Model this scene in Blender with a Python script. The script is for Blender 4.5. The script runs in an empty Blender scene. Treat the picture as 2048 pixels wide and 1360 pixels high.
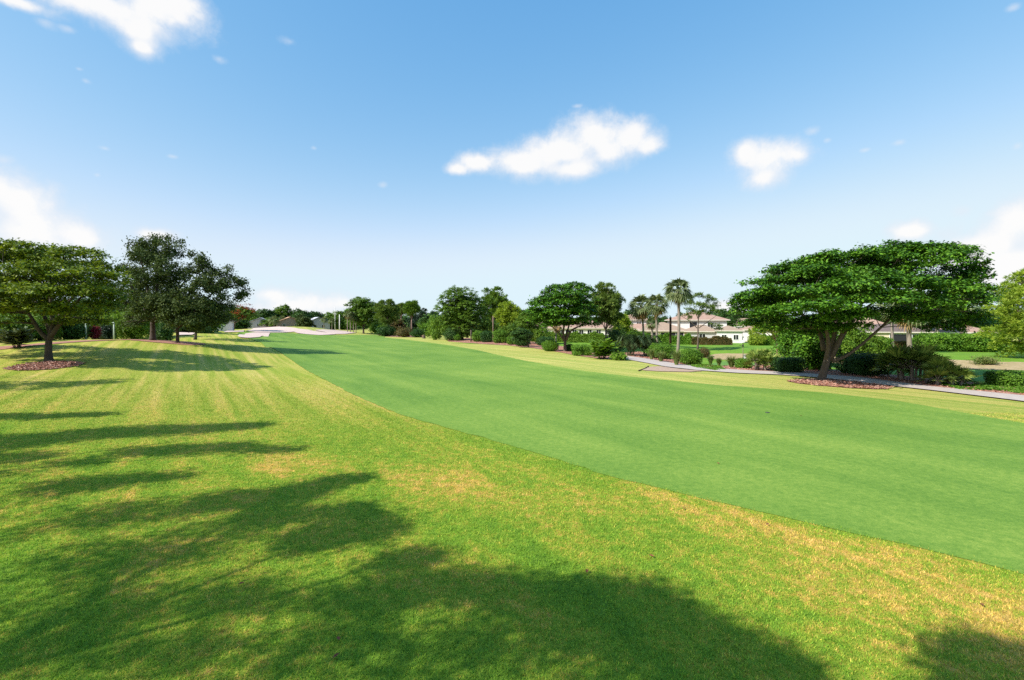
import bpy, math, random
import numpy as np
from mathutils import Vector, geometry
rng = np.random.default_rng(7)
random.seed(7)
S = bpy.context.scene
COL = S.collection
F = 960.0            # focal length in pixels of a 2048 px wide frame
CX, CY = 1024.0, 646.0
CAM_Z = 4.5
SUN_AZ, SUN_EL = math.radians(240), math.radians(39)
SUN = Vector((math.sin(SUN_AZ)*math.cos(SUN_EL), math.cos(SUN_AZ)*math.cos(SUN_EL), math.sin(SUN_EL)))

# ------------------------------------------------------------------ terrain
def W(px, py, d):
    return ((px-CX)/F*d, d, CAM_Z-(py-CY)/F*d)
_seen = [(98,722,41.5),(0,700,48),(60,694,49),(200,681,57),(305,681,62),(355,686,61),(-150,690,48),(480,690,70),
 (545,697,78),(440,668,112),(400,671,102),(300,665,112),(590,725,54.5),(700,700,77),(620,688,96),(840,683,116),
 (700,670,180),(960,702,76),(505,677,135),(505,666,146),(560,654,188),(500,660,180),(640,657,190),(600,669,165),
 (600,661,178),(660,662,190),(690,664,198),(725,667,206),(440,662,152),(1130,703,75),(1240,720,57),(1330,732,50),
 (1640,762,37.2),(1900,782,32),(2048,800,28),(1015,690,97),(925,680,122),(1470,730,58),(1470,719,66.5),(1470,704,72),
 (1430,690,99),(1900,760,40.5),(1900,740,49),(1920,721,53),(1900,703,73),(1150,690,97),(1150,678,126),(1300,690,98),
 (780,672,168),(1700,750,42),(1560,742,45),(1250,690,97),(2048,740,47)]
CP = [W(*p) for p in _seen]
CP += [(0,0,0),(0,-30,0),(-15,0,.1),(15,0,0),(40,0,0),(-45,0,.6),(0,8,0),(8,9,0),(-8,9,.05),(-16,18,.2),(0,18,0),
 (14,18,0),(25,22,0),(-25,24,.5),(0,32,0),(-12,40,0),(-107,228,1.0),(-85,238,.8),(-140,210,1.2),(100,150,0),(150,60,0),
 (60,200,0),(0,260,.3),(-70,76,1.1),(-88,88,.7),(-60,76,1.5),(-120,60,1.6),(-140,120,2.0),(80,20,0),(110,110,0),(40,125,-.1),(75,115,-.1),(-90,10,1.4)]
CP += [(420*math.cos(a),420*math.sin(a),0) for a in np.linspace(0,2*math.pi,11)[:-1]]
CP = np.array(CP)
def _U(r2):
    return 0.5*r2*np.log(r2+1e-9)
_P = CP[:,:2]/100.0
_n = len(_P)
_K = _U(((_P[:,None]-_P[None])**2).sum(-1)) + np.eye(_n)*2e-4
_A = np.zeros((_n+3,_n+3)); _A[:_n,:_n]=_K; _A[:_n,_n]=1; _A[:_n,_n+1:]=_P; _A[_n,:_n]=1; _A[_n+1:,:_n]=_P.T
_c = np.linalg.solve(_A, np.concatenate([CP[:,2],[0,0,0]]))
def T(x, y):
    x = np.asarray(x,float); y = np.asarray(y,float); sh = x.shape
    p = np.stack([x.ravel(),y.ravel()],-1)/100.0
    out = np.empty(len(p))
    for i in range(0,len(p),20000):
        q = p[i:i+20000]
        out[i:i+20000] = _U(((q[:,None]-_P[None])**2).sum(-1))@_c[:_n]+_c[_n]+q@_c[_n+1:]
    r = np.hypot(p[:,0],p[:,1])*100
    f = np.clip((430-r)/130,0,1); f = f*f*(3-2*f)
    return (out*f).reshape(sh)
def Tz(x,y): return float(T(np.array([x]),np.array([y]))[0])
_ys = np.concatenate([np.arange(3,60,.1),np.arange(60,380,.25)])
def GP(px, py):
    """point of the ground seen along a ray"""
    x=(px-CX)/F*_ys; z=CAM_Z-(py-CY)/F*_ys
    g=T(x,_ys); hit=np.nonzero(z<g)[0]
    i = hit[0] if len(hit) else len(_ys)-1
    if i>0 and len(hit):
        a=(z[i-1]-g[i-1]); b=(g[i]-z[i]); t=a/(a+b+1e-9); yy=_ys[i-1]+t*(_ys[i]-_ys[i-1])
    else: yy=_ys[i]
    xx=(px-CX)/F*yy
    return (xx,yy,Tz(xx,yy))

# ------------------------------------------------------------------ scene objects
def new_mesh(name, verts, faces, mat, parent=None, smooth=False):
    me = bpy.data.meshes.new(name)
    me.from_pydata([tuple(v) for v in verts],[],[tuple(f) for f in faces]); me.update()
    if mat: me.materials.append(mat)
    if smooth: me.shade_smooth()
    o = bpy.data.objects.new(name, me); COL.objects.link(o)
    if parent: o.parent = parent
    return o
def quad_mesh(name, V, k, mat, parent=None):
    """V: (n*k,3) vertices, every k of them one face"""
    n = len(V)//k
    me = bpy.data.meshes.new(name)
    me.vertices.add(n*k); me.vertices.foreach_set('co', np.ascontiguousarray(V,dtype=np.float32).ravel())
    me.loops.add(n*k); me.loops.foreach_set('vertex_index', np.arange(n*k,dtype=np.int32))
    me.polygons.add(n); me.polygons.foreach_set('loop_start', np.arange(0,n*k,k,dtype=np.int32))
    me.update(calc_edges=True)
    me.materials.append(mat)
    o = bpy.data.objects.new(name, me); COL.objects.link(o)
    if parent: o.parent = parent
    return o
def tag(o, label=None, cat=None, group=None, kind=None):
    if label: o['label']=label
    if cat: o['category']=cat
    if group: o['group']=group
    if kind: o['kind']=kind
    return o
def empty(name, loc, label=None, cat=None, group=None):
    o = bpy.data.objects.new(name,None); COL.objects.link(o); o.location=loc; o.empty_display_size=.3
    return tag(o,label,cat,group)
class MB:
    def __init__(s): s.v=[]; s.f=[]
    def add(s, vs, fs):
        b=len(s.v); s.v+= [tuple(v) for v in vs]; s.f+=[tuple(b+i for i in f) for f in fs]; return s
    def box(s, x0,x1,y0,y1,z0,z1):
        return s.add([(x0,y0,z0),(x1,y0,z0),(x1,y1,z0),(x0,y1,z0),(x0,y0,z1),(x1,y0,z1),(x1,y1,z1),(x0,y1,z1)],
          [(3,2,1,0),(4,5,6,7),(0,1,5,4),(1,2,6,5),(2,3,7,6),(3,0,4,7)])
    def tube(s, path, rad, seg=7, cap=True):
        path=[Vector(p) for p in path]; n=len(path); vs=[]
        for i,p in enumerate(path):
            d=(path[min(i+1,n-1)]-path[max(i-1,0)]).normalized()
            a=d.cross(Vector((0.31,0.95,0.05))).normalized(); b=d.cross(a)
            for k in range(seg):
                t=2*math.pi*k/seg
                vs.append(p+(a*math.cos(t)+b*math.sin(t))*rad[i])
        fs=[(i*seg+k,i*seg+(k+1)%seg,(i+1)*seg+(k+1)%seg,(i+1)*seg+k) for i in range(n-1) for k in range(seg)]
        if cap: fs.append(tuple(range((n-1)*seg,n*seg))); fs.append(tuple(range(seg))[::-1])
        return s.add(vs,fs)
    def build(s,name,mat,parent=None,smooth=False):
        return new_mesh(name,s.v,s.f,mat,parent,smooth)

# ------------------------------------------------------------------ materials
class NT:
    def __init__(s, nt): s.nt=nt; s.n=nt.nodes; s.l=nt.links
    def N(s, typ, inp=None, **kw):
        n=s.n.new(typ)
        for k,v in kw.items(): setattr(n,k,v)
        for k,v in (inp or {}).items():
            if isinstance(v, bpy.types.NodeSocket): s.l.new(v, n.inputs[k])
            else: n.inputs[k].default_value=v
        return n
    def math(s, op, a, b=0.0, c=None, clamp=False):
        d={0:a,1:b}
        if c is not None: d[2]=c
        return s.N('ShaderNodeMath',d,operation=op,use_clamp=clamp).outputs[0]
    def noise(s, vec, scale, detail=4, rough=.55, dist=0.0):
        return s.N('ShaderNodeTexNoise',{'Vector':vec,'Scale':scale,'Detail':detail,'Roughness':rough,'Distortion':dist}).outputs[0]
    def ramp(s, fac, stops, interp='LINEAR'):
        r=s.N('ShaderNodeValToRGB',{0:fac}); cr=r.color_ramp; cr.interpolation=interp
        while len(cr.elements)<len(stops): cr.elements.new(.5)
        for e,(p,c) in zip(cr.elements,stops):
            e.position=p; e.color=(*c,1) if len(c)==3 else c
        return r.outputs[0]
    def mix(s, fac, a, b, blend='MIX'):
        m=s.N('ShaderNodeMix',data_type='RGBA',blend_type=blend)
        for i,v in ((0,fac),(6,a),(7,b)):
            if isinstance(v,bpy.types.NodeSocket): s.l.new(v,m.inputs[i])
            else: m.inputs[i].default_value = v if i==0 else (*v,1)
        return m.outputs[2]
    def step(s, x, lo, hi):
        return s.N('ShaderNodeMapRange',{0:x,1:lo,2:hi,3:0.0,4:1.0},interpolation_type='SMOOTHSTEP',clamp=True).outputs[0]
def mat(name):
    m=bpy.data.materials.new(name); m.use_nodes=True; m.node_tree.nodes.clear()
    t=NT(m.node_tree); out=t.N('ShaderNodeOutputMaterial')
    return m,t,out
def princ(t,out,color,rough=.8,spec=.3,bump=None,bdist=.02,bstr=.5):
    p=t.N('ShaderNodeBsdfPrincipled')
    if isinstance(color,bpy.types.NodeSocket): t.l.new(color,p.inputs['Base Color'])
    else: p.inputs['Base Color'].default_value=(*color,1)
    p.inputs['Roughness'].default_value=rough; p.inputs['Specular IOR Level'].default_value=spec
    if bump is not None:
        b=t.N('ShaderNodeBump',{'Height':bump,'Distance':bdist,'Strength':bstr}); t.l.new(b.outputs[0],p.inputs['Normal'])
    t.l.new(p.outputs[0],out.inputs[0]); return p
def surf(name, c0, c1, scale=3, rough=.8, bump=.02, detail=5, spec=.3, stretch=None):
    m,t,out=mat(name)
    tc=t.N('ShaderNodeTexCoord').outputs['Object']
    if stretch: tc=t.N('ShaderNodeMapping',{'Vector':tc,'Scale':stretch}).outputs[0]
    n=t.noise(tc,scale,detail,.65); n2=t.noise(tc,scale*7,3,.6)
    f=t.math('ADD',t.math('MULTIPLY',n,.65),t.math('MULTIPLY',n2,.35))
    col=t.ramp(f,[(.3,c0),(.7,c1)])
    princ(t,out,col,rough,spec,f,bump,.7); return m
def leafmat(name, stops, trans=.3, rough=.55, spec=.2, tint=(1.25,1.2,.6), tone=.35, tscale=.45):
    m,t,out=mat(name)
    r=t.N('ShaderNodeNewGeometry').outputs['Random Per Island']
    tc=t.N('ShaderNodeTexCoord').outputs['Object']
    n=t.noise(tc,tscale,3,.6)
    f=t.math('ADD',t.math('MULTIPLY',r,.62),t.math('MULTIPLY',t.math('SUBTRACT',n,.5),1.5*tone),clamp=False)
    f=t.math('ADD',f,.19)
    col=t.ramp(f,stops)
    p=t.N('ShaderNodeBsdfPrincipled',{'Base Color':col,'Roughness':rough,'Specular IOR Level':spec})
    tcol=t.mix(1.0,col,tint,'MULTIPLY')
    tr=t.N('ShaderNodeBsdfTranslucent',{'Color':tcol})
    mx=t.N('ShaderNodeMixShader',{0:trans,1:p.outputs[0],2:tr.outputs[0]})
    t.l.new(mx.outputs[0],out.inputs[0]); return m

def grass_color(t, P, blade=None):
    """yellow-green rough with dry straw patches, streaked along the mowing direction"""
    s=t.N('ShaderNodeVectorMath',{0:P,1:(.83,.557,0)},operation='DOT_PRODUCT').outputs['Value']
    q=t.N('ShaderNodeVectorMath',{0:P,1:(-.557,.83,0)},operation='DOT_PRODUCT').outputs['Value']
    y=t.N('ShaderNodeSeparateXYZ',{0:P}).outputs[1]
    sv=t.N('ShaderNodeCombineXYZ',{0:s,1:t.math('MULTIPLY',q,.035),2:0.0}).outputs[0]
    sv2=t.N('ShaderNodeCombineXYZ',{0:s,1:t.math('MULTIPLY',q,.35),2:0.0}).outputs[0]
    stripe=t.noise(sv,1.5,3,.55,.2)
    big=t.noise(sv2,.16,4,.6,.4)
    mid=t.noise(sv2,.55,6,.68,.8)
    fine=t.noise(P,3.2,6,.72)
    vf=t.noise(P,26,3,.7)
    far=t.step(y,13,32)
    pat=t.math('ADD',t.math('MULTIPLY',mid,.48),t.math('MULTIPLY',fine,.52))
    pat=t.math('ADD',pat,t.math('MULTIPLY',t.math('SUBTRACT',big,.5),.55))
    st=t.math('ADD',t.math('MULTIPLY',t.math('SUBTRACT',stripe,.5),.62),.5)
    st=t.math('ADD',st,t.math('MULTIPLY',t.math('SUBTRACT',fine,.5),.35))
    f=t.mix(far,pat,st)
    f=t.math('ADD',f,t.math('MULTIPLY',t.math('SUBTRACT',vf,.5),.22))
    if blade is not None: f=t.math('ADD',f,t.math('MULTIPLY',t.math('SUBTRACT',blade,.5),.2))
    near=t.ramp(f,[(.26,(.105,.225,.024)),(.43,(.195,.335,.030)),(.535,(.32,.385,.042)),(.59,(.52,.385,.075)),(.70,(.68,.46,.145))])
    farl=t.ramp(f,[(.28,(.165,.25,.024)),(.43,(.27,.325,.038)),(.56,(.42,.385,.08)),(.70,(.58,.45,.15))])
    farr=t.ramp(f,[(.27,(.18,.255,.034)),(.42,(.28,.335,.062)),(.56,(.44,.41,.11)),(.70,(.58,.45,.14))])
    farc=t.mix(t.step(s,14,22),farl,farr)
    return t.mix(far,near,farc),f,vf,fine

def make_rough():
    m,t,out=mat('rough_grass')
    P=t.N('ShaderNodeNewGeometry').outputs['Position']
    c,f,vf,fine=grass_color(t,P)
    y=t.N('ShaderNodeSeparateXYZ',{0:P}).outputs[1]
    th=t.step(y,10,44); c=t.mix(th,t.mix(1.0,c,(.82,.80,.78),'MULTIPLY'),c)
    h=t.math('ADD',t.noise(P,45,3,.7),t.math('MULTIPLY',fine,.8))
    princ(t,out,c,.9,.1,h,.03,.6); return m
def make_blade():
    m,t,out=mat('grass_blade')
    g=t.N('ShaderNodeNewGeometry')
    c,f,vf,fine=grass_color(t,g.outputs['Position'],g.outputs['Random Per Island'])
    k=t.math('ADD',t.math('MULTIPLY',t.math('FRACT',t.math('MULTIPLY',g.outputs['Random Per Island'],7.31)),1.15),.74)
    kk=t.N('ShaderNodeCombineXYZ',{0:k,1:k,2:k}).outputs[0]
    c=t.mix(1.0,c,(1,1,1),'MULTIPLY')
    mm=t.N('ShaderNodeVectorMath',{0:c,1:kk},operation='MULTIPLY').outputs[0]
    p=t.N('ShaderNodeBsdfPrincipled',{'Base Color':mm,'Roughness':.6,'Specular IOR Level':.2})
    tr=t.N('ShaderNodeBsdfTranslucent',{'Color':mm})
    mx=t.N('ShaderNodeMixShader',{0:.45,1:p.outputs[0],2:tr.outputs[0]})
    t.l.new(mx.outputs[0],out.inputs[0]); return m
def make_fairway():
    m,t,out=mat('fairway_turf')
    P=t.N('ShaderNodeNewGeometry').outputs['Position']
    s=t.N('ShaderNodeVectorMath',{0:P,1:(.83,.557,0)},operation='DOT_PRODUCT').outputs['Value']
    q=t.N('ShaderNodeVectorMath',{0:P,1:(-.557,.83,0)},operation='DOT_PRODUCT').outputs['Value']
    sv=t.N('ShaderNodeCombineXYZ',{0:s,1:t.math('MULTIPLY',q,.10),2:0.0}).outputs[0]
    a=t.noise(sv,.42,3,.6,.3); b=t.noise(P,.16,5,.65); c=t.noise(P,5.0,5,.75); d=t.noise(P,38,3,.75)
    f=t.math('ADD',t.math('MULTIPLY',a,.30),t.math('MULTIPLY',b,.22))
    f=t.math('ADD',f,t.math('MULTIPLY',c,.40)); f=t.math('ADD',f,t.math('MULTIPLY',d,.48)); f=t.math('SUBTRACT',f,.19)
    col=t.ramp(f,[(.38,(.08,.18,.022)),(.53,(.16,.27,.038)),(.68,(.29,.37,.065))])
    yel=t.step(t.noise(sv,.22,4,.6),.60,.74)
    col=t.mix(t.math('MULTIPLY',yel,.55),col,(.175,.27,.035))
    princ(t,out,col,.85,.15,t.math('ADD',d,c),.015,.5); return m
def make_plain_grass(name,c0,c1,c2,scale=.5):
    m,t,out=mat(name)
    P=t.N('ShaderNodeNewGeometry').outputs['Position']
    a=t.noise(P,scale,5,.65); b=t.noise(P,scale*9,4,.7)
    f=t.math('ADD',t.math('MULTIPLY',a,.6),t.math('MULTIPLY',b,.4))
    princ(t,out,t.ramp(f,[(.35,c0),(.52,c1),(.68,c2)]),.9,.1,b,.03,.6); return m

M={}
def fairblade():
    m,t,out=mat('fairway_blade')
    g=t.N('ShaderNodeNewGeometry'); n=t.noise(g.outputs['Position'],.5,4,.6)
    f=t.math('ADD',t.math('MULTIPLY',g.outputs['Random Per Island'],.6),t.math('MULTIPLY',n,.4))
    col=t.ramp(f,[(.2,(.075,.17,.024)),(.5,(.15,.25,.04)),(.85,(.29,.37,.085))])
    p=princ(t,out,col,.6,.2); return m
M['fairblade']=fairblade()
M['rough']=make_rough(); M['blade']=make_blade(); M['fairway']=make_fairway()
M['lawn']=make_plain_grass('bright_lawn',(.10,.21,.02),(.15,.28,.028),(.23,.31,.045),.4)
M['green']=make_plain_grass('short_turf',(.09,.21,.045),(.13,.26,.055),(.19,.29,.06),.3)
M['mulch']=surf('red_mulch',(.24,.10,.07),(.50,.26,.18),5,.95,.05)
M['soil']=surf('bare_soil',(.30,.19,.13),(.52,.38,.28),5,.95,.03)
M['bank']=surf('dry_bank',(.24,.20,.07),(.50,.36,.22),1.4,.95,.06)
M['sand']=surf('bunker_sand',(.54,.395,.33),(.68,.52,.45),1.2,.95,.03)
M['path']=surf('cart_path_concrete',(.40,.335,.29),(.55,.47,.415),2.5,.85,.006)
M['edge']=surf('dark_timber',(.05,.035,.025),(.10,.07,.05),6,.9,.01)
M['bark_dark']=surf('dark_bark',(.035,.026,.02),(.11,.085,.065),5,.9,.04,stretch=(3,3,.6))
M['bark_grey']=surf('grey_bark',(.042,.031,.023),(.17,.13,.098),5,.9,.04,stretch=(3,3,.7))
M['bark_pine']=surf('pine_bark',(.14,.085,.06),(.36,.25,.20),5,.9,.04,stretch=(3,3,.6))
M['bark_palm']=surf('palm_bark',(.14,.11,.085),(.34,.28,.23),4,.9,.04,stretch=(.6,.6,6))
M['bark_red']=surf('reddish_bark',(.13,.065,.05),(.30,.17,.13),5,.9,.04,stretch=(3,3,.6))
M['burnt']=surf('dark_brown_wood',(.03,.015,.010),(.085,.04,.025),6,.9,.03,stretch=(3,3,.6))
M['l_left']=leafmat('olive_green_leaves',[(.1,(.032,.068,.006)),(.5,(.115,.175,.012)),(.9,(.30,.36,.028))])
M['l_oak']=leafmat('dark_oak_leaves',[(.1,(.024,.042,.012)),(.5,(.055,.086,.022)),(.9,(.13,.165,.048))],trans=.2,rough=.65,spec=.12)
M['l_main']=leafmat('glossy_green_leaves',[(.1,(.015,.052,.004)),(.5,(.054,.15,.008)),(.9,(.16,.315,.02))],trans=.14,tone=.5,tscale=.6)
M['l_mid']=leafmat('mid_green_leaves',[(.1,(.034,.085,.010)),(.5,(.095,.185,.018)),(.9,(.21,.31,.035))])
M['l_dark']=leafmat('deep_green_leaves',[(.1,(.02,.05,.012)),(.5,(.045,.105,.02)),(.9,(.10,.18,.035))],trans=.2)
M['l_blue']=leafmat('blue_green_needles',[(.1,(.020,.040,.024)),(.5,(.035,.062,.035)),(.9,(.06,.095,.05))],trans=.15)
M['l_lime']=leafmat('lime_green_leaves',[(.1,(.07,.15,.014)),(.5,(.13,.24,.022)),(.9,(.22,.32,.04))],trans=.35)
M['l_trim']=leafmat('trimmed_hedge_leaves',[(.1,(.045,.12,.010)),(.5,(.10,.215,.016)),(.9,(.18,.32,.03))])
M['l_trimdark']=leafmat('dark_trimmed_leaves',[(.1,(.016,.05,.010)),(.5,(.03,.085,.014)),(.9,(.06,.13,.024))],trans=.2)
M['l_pine']=leafmat('pine_needles',[(.1,(.045,.085,.018)),(.5,(.115,.185,.032)),(.9,(.24,.31,.06))],trans=.3)
M['l_pineyellow']=leafmat('yellow_pine_needles',[(.1,(.09,.16,.016)),(.5,(.23,.33,.028)),(.9,(.40,.47,.05))],trans=.35)
M['l_palm']=leafmat('palm_fronds',[(.1,(.05,.08,.025)),(.5,(.125,.165,.06)),(.9,(.27,.30,.14))],trans=.2)
M['l_feather']=leafmat('dark_feather_fronds',[(.1,(.022,.05,.018)),(.5,(.055,.10,.035)),(.9,(.16,.21,.10))],trans=.2)
M['l_palmetto']=leafmat('palmetto_fans',[(.1,(.04,.09,.014)),(.5,(.14,.21,.035)),(.9,(.36,.41,.09))],trans=.2)
M['l_dead']=leafmat('dry_brown_fronds',[(.1,(.16,.09,.03)),(.5,(.32,.20,.07)),(.9,(.45,.32,.13))],trans=.2,tint=(1,.9,.7))
M['l_red']=leafmat('crimson_leaves',[(.1,(.12,.01,.015)),(.5,(.24,.02,.035)),(.9,(.40,.06,.09))],tint=(1.2,.7,.7))
M['l_flame']=leafmat('orange_red_blossom',[(.1,(.16,.03,.008)),(.5,(.30,.06,.014)),(.9,(.42,.12,.03))],tint=(1.2,.8,.5))
M['l_straw']=leafmat('ornamental_grass_blades',[(.1,(.07,.12,.02)),(.5,(.14,.20,.045)),(.9,(.32,.29,.12))],trans=.3)
M['l_rust']=leafmat('bronze_green_leaves',[(.1,(.05,.06,.018)),(.5,(.10,.10,.03)),(.9,(.24,.13,.05))],trans=.25)
M['chips']=leafmat('bark_chips',[(.1,(.17,.065,.045)),(.5,(.38,.18,.125)),(.9,(.58,.38,.29))],trans=0.0,tone=.1)
M['white_wall']=surf('white_stucco',(.60,.575,.54),(.69,.665,.63),2,.85,.004)
M['cream_wall']=surf('cream_stucco',(.58,.47,.33),(.66,.55,.40),2,.85,.004)
M['grey_wall']=surf('pale_grey_stucco',(.38,.37,.38),(.46,.45,.46),2,.85,.004)
M['brown_wall']=surf('tan_siding',(.28,.21,.17),(.36,.28,.23),2,.85,.004)
def rooftile(name,c0,c1):
    m,t,out=mat(name)
    tc=t.N('ShaderNodeTexCoord').outputs['Object']
    n=t.noise(tc,1.6,5,.7); n2=t.noise(tc,9,3,.7)
    z=t.N('ShaderNodeSeparateXYZ',{0:tc}).outputs[2]
    w=t.math('FRACT',t.math('MULTIPLY',z,5.5))
    f=t.math('ADD',t.math('MULTIPLY',n,.5),t.math('MULTIPLY',n2,.5))
    f=t.math('SUBTRACT',f,t.math('MULTIPLY',t.step(w,.75,1.0),.10))
    princ(t,out,t.ramp(f,[(.3,c0),(.68,c1)]),.85,.2,t.math('ADD',f,t.math('MULTIPLY',w,-.4)),.04,.6); return m
M['roof_pink']=rooftile('pink_clay_tiles',(.28,.17,.125),(.47,.315,.24))
M['roof_tan']=rooftile('weathered_tan_tiles',(.26,.18,.125),(.42,.31,.23))
M['roof_orange']=rooftile('orange_tan_tiles',(.50,.29,.16),(.68,.43,.27))
M['roof_grey']=rooftile('grey_tiles',(.40,.40,.44),(.60,.60,.64))
M['roof_dark']=rooftile('dark_brown_tiles',(.11,.08,.075),(.20,.15,.13))
def flat(name,c,rough=.5,spec=.5,metal=0):
    m,t,out=mat(name)
    tc=t.N('ShaderNodeTexCoord').outputs['Object']
    n=t.noise(tc,6,4,.6)
    k=t.ramp(n,[(.3,tuple(x*.85 for x in c)),(.7,tuple(min(1,x*1.1) for x in c))])
    p=princ(t,out,k,rough,spec); p.inputs['Metallic'].default_value=metal; return m
M['glass']=flat('dark_glass',(.02,.022,.025),.08,.7)
M['screen']=flat('dark_screen',(.022,.022,.025),.6,.2)
M['frame']=flat('white_paint',(.78,.77,.75),.5,.4)
M['fascia']=flat('cream_fascia',(.60,.54,.46),.6,.3)
M['metal']=flat('grey_metal',(.45,.45,.44),.45,.5,.3)
M['palepost']=flat('pale_green_post',(.42,.50,.42),.7,.3)
M['wood']=flat('weathered_post',(.20,.16,.12),.85,.2)
M['concrete']=flat('pale_concrete_pole',(.62,.60,.58),.8,.2)
M['black']=flat('black_plastic',(.02,.02,.022),.4,.4)
M['leafdry']=flat('dry_brown_leaf',(.20,.07,.035),.8,.2)
M['iron']=flat('dark_iron_cover',(.03,.03,.03),.6,.4)

# ------------------------------------------------------------------ ground sheets
def axis(lo,hi,step,far):
    a=list(np.arange(lo,hi+step/2,step)); s=step
    while a[-1]<far: s*=1.35; a.append(a[-1]+s)
    s=step
    while a[0]>-far: s*=1.35; a.insert(0,a[0]-s)
    return np.array(a)
gx=axis(-135,125,1.25,4000); gy=axis(-12,245,1.25,4000)
X,Y=np.meshgrid(gx,gy); Z=T(X,Y)
nx,ny=len(gx),len(gy)
V=np.stack([X,Y,Z],-1).reshape(-1,3)
idx=np.arange(nx*ny).reshape(ny,nx)
Fq=np.stack([idx[:-1,:-1],idx[:-1,1:],idx[1:,1:],idx[1:,:-1]],-1).reshape(-1,4)
me=bpy.data.meshes.new('ground')
me.vertices.add(len(V)); me.vertices.foreach_set('co',V.astype(np.float32).ravel())
me.loops.add(Fq.size); me.loops.foreach_set('vertex_index',Fq.astype(np.int32).ravel())
me.polygons.add(len(Fq)); me.polygons.foreach_set('loop_start',np.arange(0,Fq.size,4,dtype=np.int32))
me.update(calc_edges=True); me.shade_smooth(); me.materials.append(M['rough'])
ground=bpy.data.objects.new('ground',me); COL.objects.link(ground); tag(ground,kind='structure')

def inside(poly,x,y):
    c=np.zeros(x.shape,bool); n=len(poly)
    for i in range(n):
        x0,y0=poly[i][:2]; x1,y1=poly[i-1][:2]
        m=((y0>y)!=(y1>y))
        with np.errstate(divide='ignore',invalid='ignore'):
            xi=(x1-x0)*(y-y0)/(y1-y0+1e-12)+x0
        c^= m&(x<xi)
    return c
def resample(poly,step):
    out=[]
    n=len(poly)
    for i in range(n):
        a=np.array(poly[i][:2]); b=np.array(poly[(i+1)%n][:2]); L=np.linalg.norm(b-a); k=max(1,int(L/step))
        for j in range(k): out.append(a+(b-a)*j/k)
    return np.array(out)
def smooth_closed(p,it=2):
    for _ in range(it): p=(np.roll(p,1,0)+2*p+np.roll(p,-1,0))/4
    return p
def drape(name,poly,m,off=.03,step=1.0,grid=1.25,jit=.0,label=None,smooth=2,kind='structure'):
    p=resample(poly,step); p=smooth_closed(p,smooth)
    if jit: p=p+rng.normal(0,jit,p.shape)
    x0,y0=p.min(0); x1,y1=p.max(0)
    gxx,gyy=np.meshgrid(np.arange(x0,x1,grid)+.013,np.arange(y0,y1,grid)+.017)
    gxx,gyy=gxx.ravel(),gyy.ravel()
    k=inside(p,gxx,gyy); q=np.stack([gxx[k],gyy[k]],-1)
    if len(q):   # keep grid points off the rim
        d=np.full(len(q),1e9)
        for i in range(0,len(p),500): d=np.minimum(d,np.sqrt(((q[:,None]-p[None,i:i+500])**2).sum(-1)).min(1))
        q=q[d>min(step,grid)*.45]
    pts=[Vector(v) for v in np.concatenate([p,q])]
    n=len(p)
    r=geometry.delaunay_2d_cdt(pts,[(i,(i+1)%n) for i in range(n)],[list(range(n))],1,1e-5)
    vx=np.array([tuple(v) for v in r[0]])
    z=T(vx[:,0],vx[:,1])+(np.clip(.003+.0007*np.hypot(vx[:,0],vx[:,1]),.004,.09) if off is None else off)
    fs=[]
    for f in r[2]:
        a,b,c=[vx[i] for i in f[:3]]
        fs.append(f if ((b[0]-a[0])*(c[1]-a[1])-(b[1]-a[1])*(c[0]-a[0]))>0 else f[::-1])
    o=new_mesh(name,np.column_stack([vx,z]),fs,m,smooth=True)
    tag(o,label=label,kind=kind); return o
def gpoly(pts): return [GP(*p)[:2] for p in pts]

fw_left=[(2300,1217),(2048,1145),(1750,1075),(1500,1020),(1250,960),(1000,885),(800,830),(700,787),(620,745),(590,725),(545,697)]
fw_right=[(2300,880),(2048,848),(1800,803),(1640,785),(1450,772),(1300,758),(1150,740),(1050,722),(960,702),(900,691),(840,683.5)]
FW=[(60,-8),(25,-4)]+gpoly(fw_left)+[(-48,92),(-58,104),(-64,120),(-76,128),(-84,150),(-80,165),(-62,172),(-56,196),(-58,200),(-49,186),(-40,150)]+gpoly(fw_right[::-1])+[(45,8)]
drape('fairway',FW,M['fairway'],None,.5,1.25,.04)
RIGHT_LAWN=[(14,64),(17,60.5),(26,46),(32,38),(45,27),(75,27),(120,70),(120,112),(20,112),(-14,104),(-2,100),(4,90)]
drape('lawn',RIGHT_LAWN,M['lawn'],.018,1.0,1.25)
path_low=[(1236,716.5),(1262,721),(1290,726),(1330,734),(1400,742),(1480,747.5),(1560,750.5),(1640,756.5),(1700,763),(1740,768),(1800,775),(1860,781.5),(1930,790),(2048,804.5),(2250,830)]
path_up=[(1242,711),(1270,714.5),(1300,719),(1350,728),(1420,737),(1500,742),(1580,745.5),(1650,750.5),(1720,756),(1790,765),(1860,774),(1930,781),(2048,793),(2250,814)]
PATH=gpoly(path_low)+gpoly(path_up[::-1])
drape('cart_path',PATH,M['path'],.075,.5,1.0)
BED_FAR=gpoly([(1230,706),(1280,704),(1310,712),(1360,722),(1430,733),(1500,731),(1560,730),(1640,738),(1720,746),(1800,752),(1870,760),(1930,765),(2048,776),(2260,800)])+gpoly(path_up[::-1])
drape('mulch_bed',BED_FAR,M['mulch'],.055,.5,1.0,.05)
BED_NEAR=gpoly([(895,683),(960,688),(1015,691),(1070,697),(1120,705),(1170,714),(1215,719.5),(1240,719),(1245,711),(1210,705),(1150,698),(1100,688),(1040,681),(960,677),(900,676)])
drape('mulch_bed',BED_NEAR,M['mulch'],.055,.6,1.0,.06)
RING_R=gpoly([(1572,762.5),(1610,759.5),(1660,760),(1720,766),(1785,774.5),(1772,779),(1710,777.5),(1640,772),(1598,767.5)])
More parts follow.
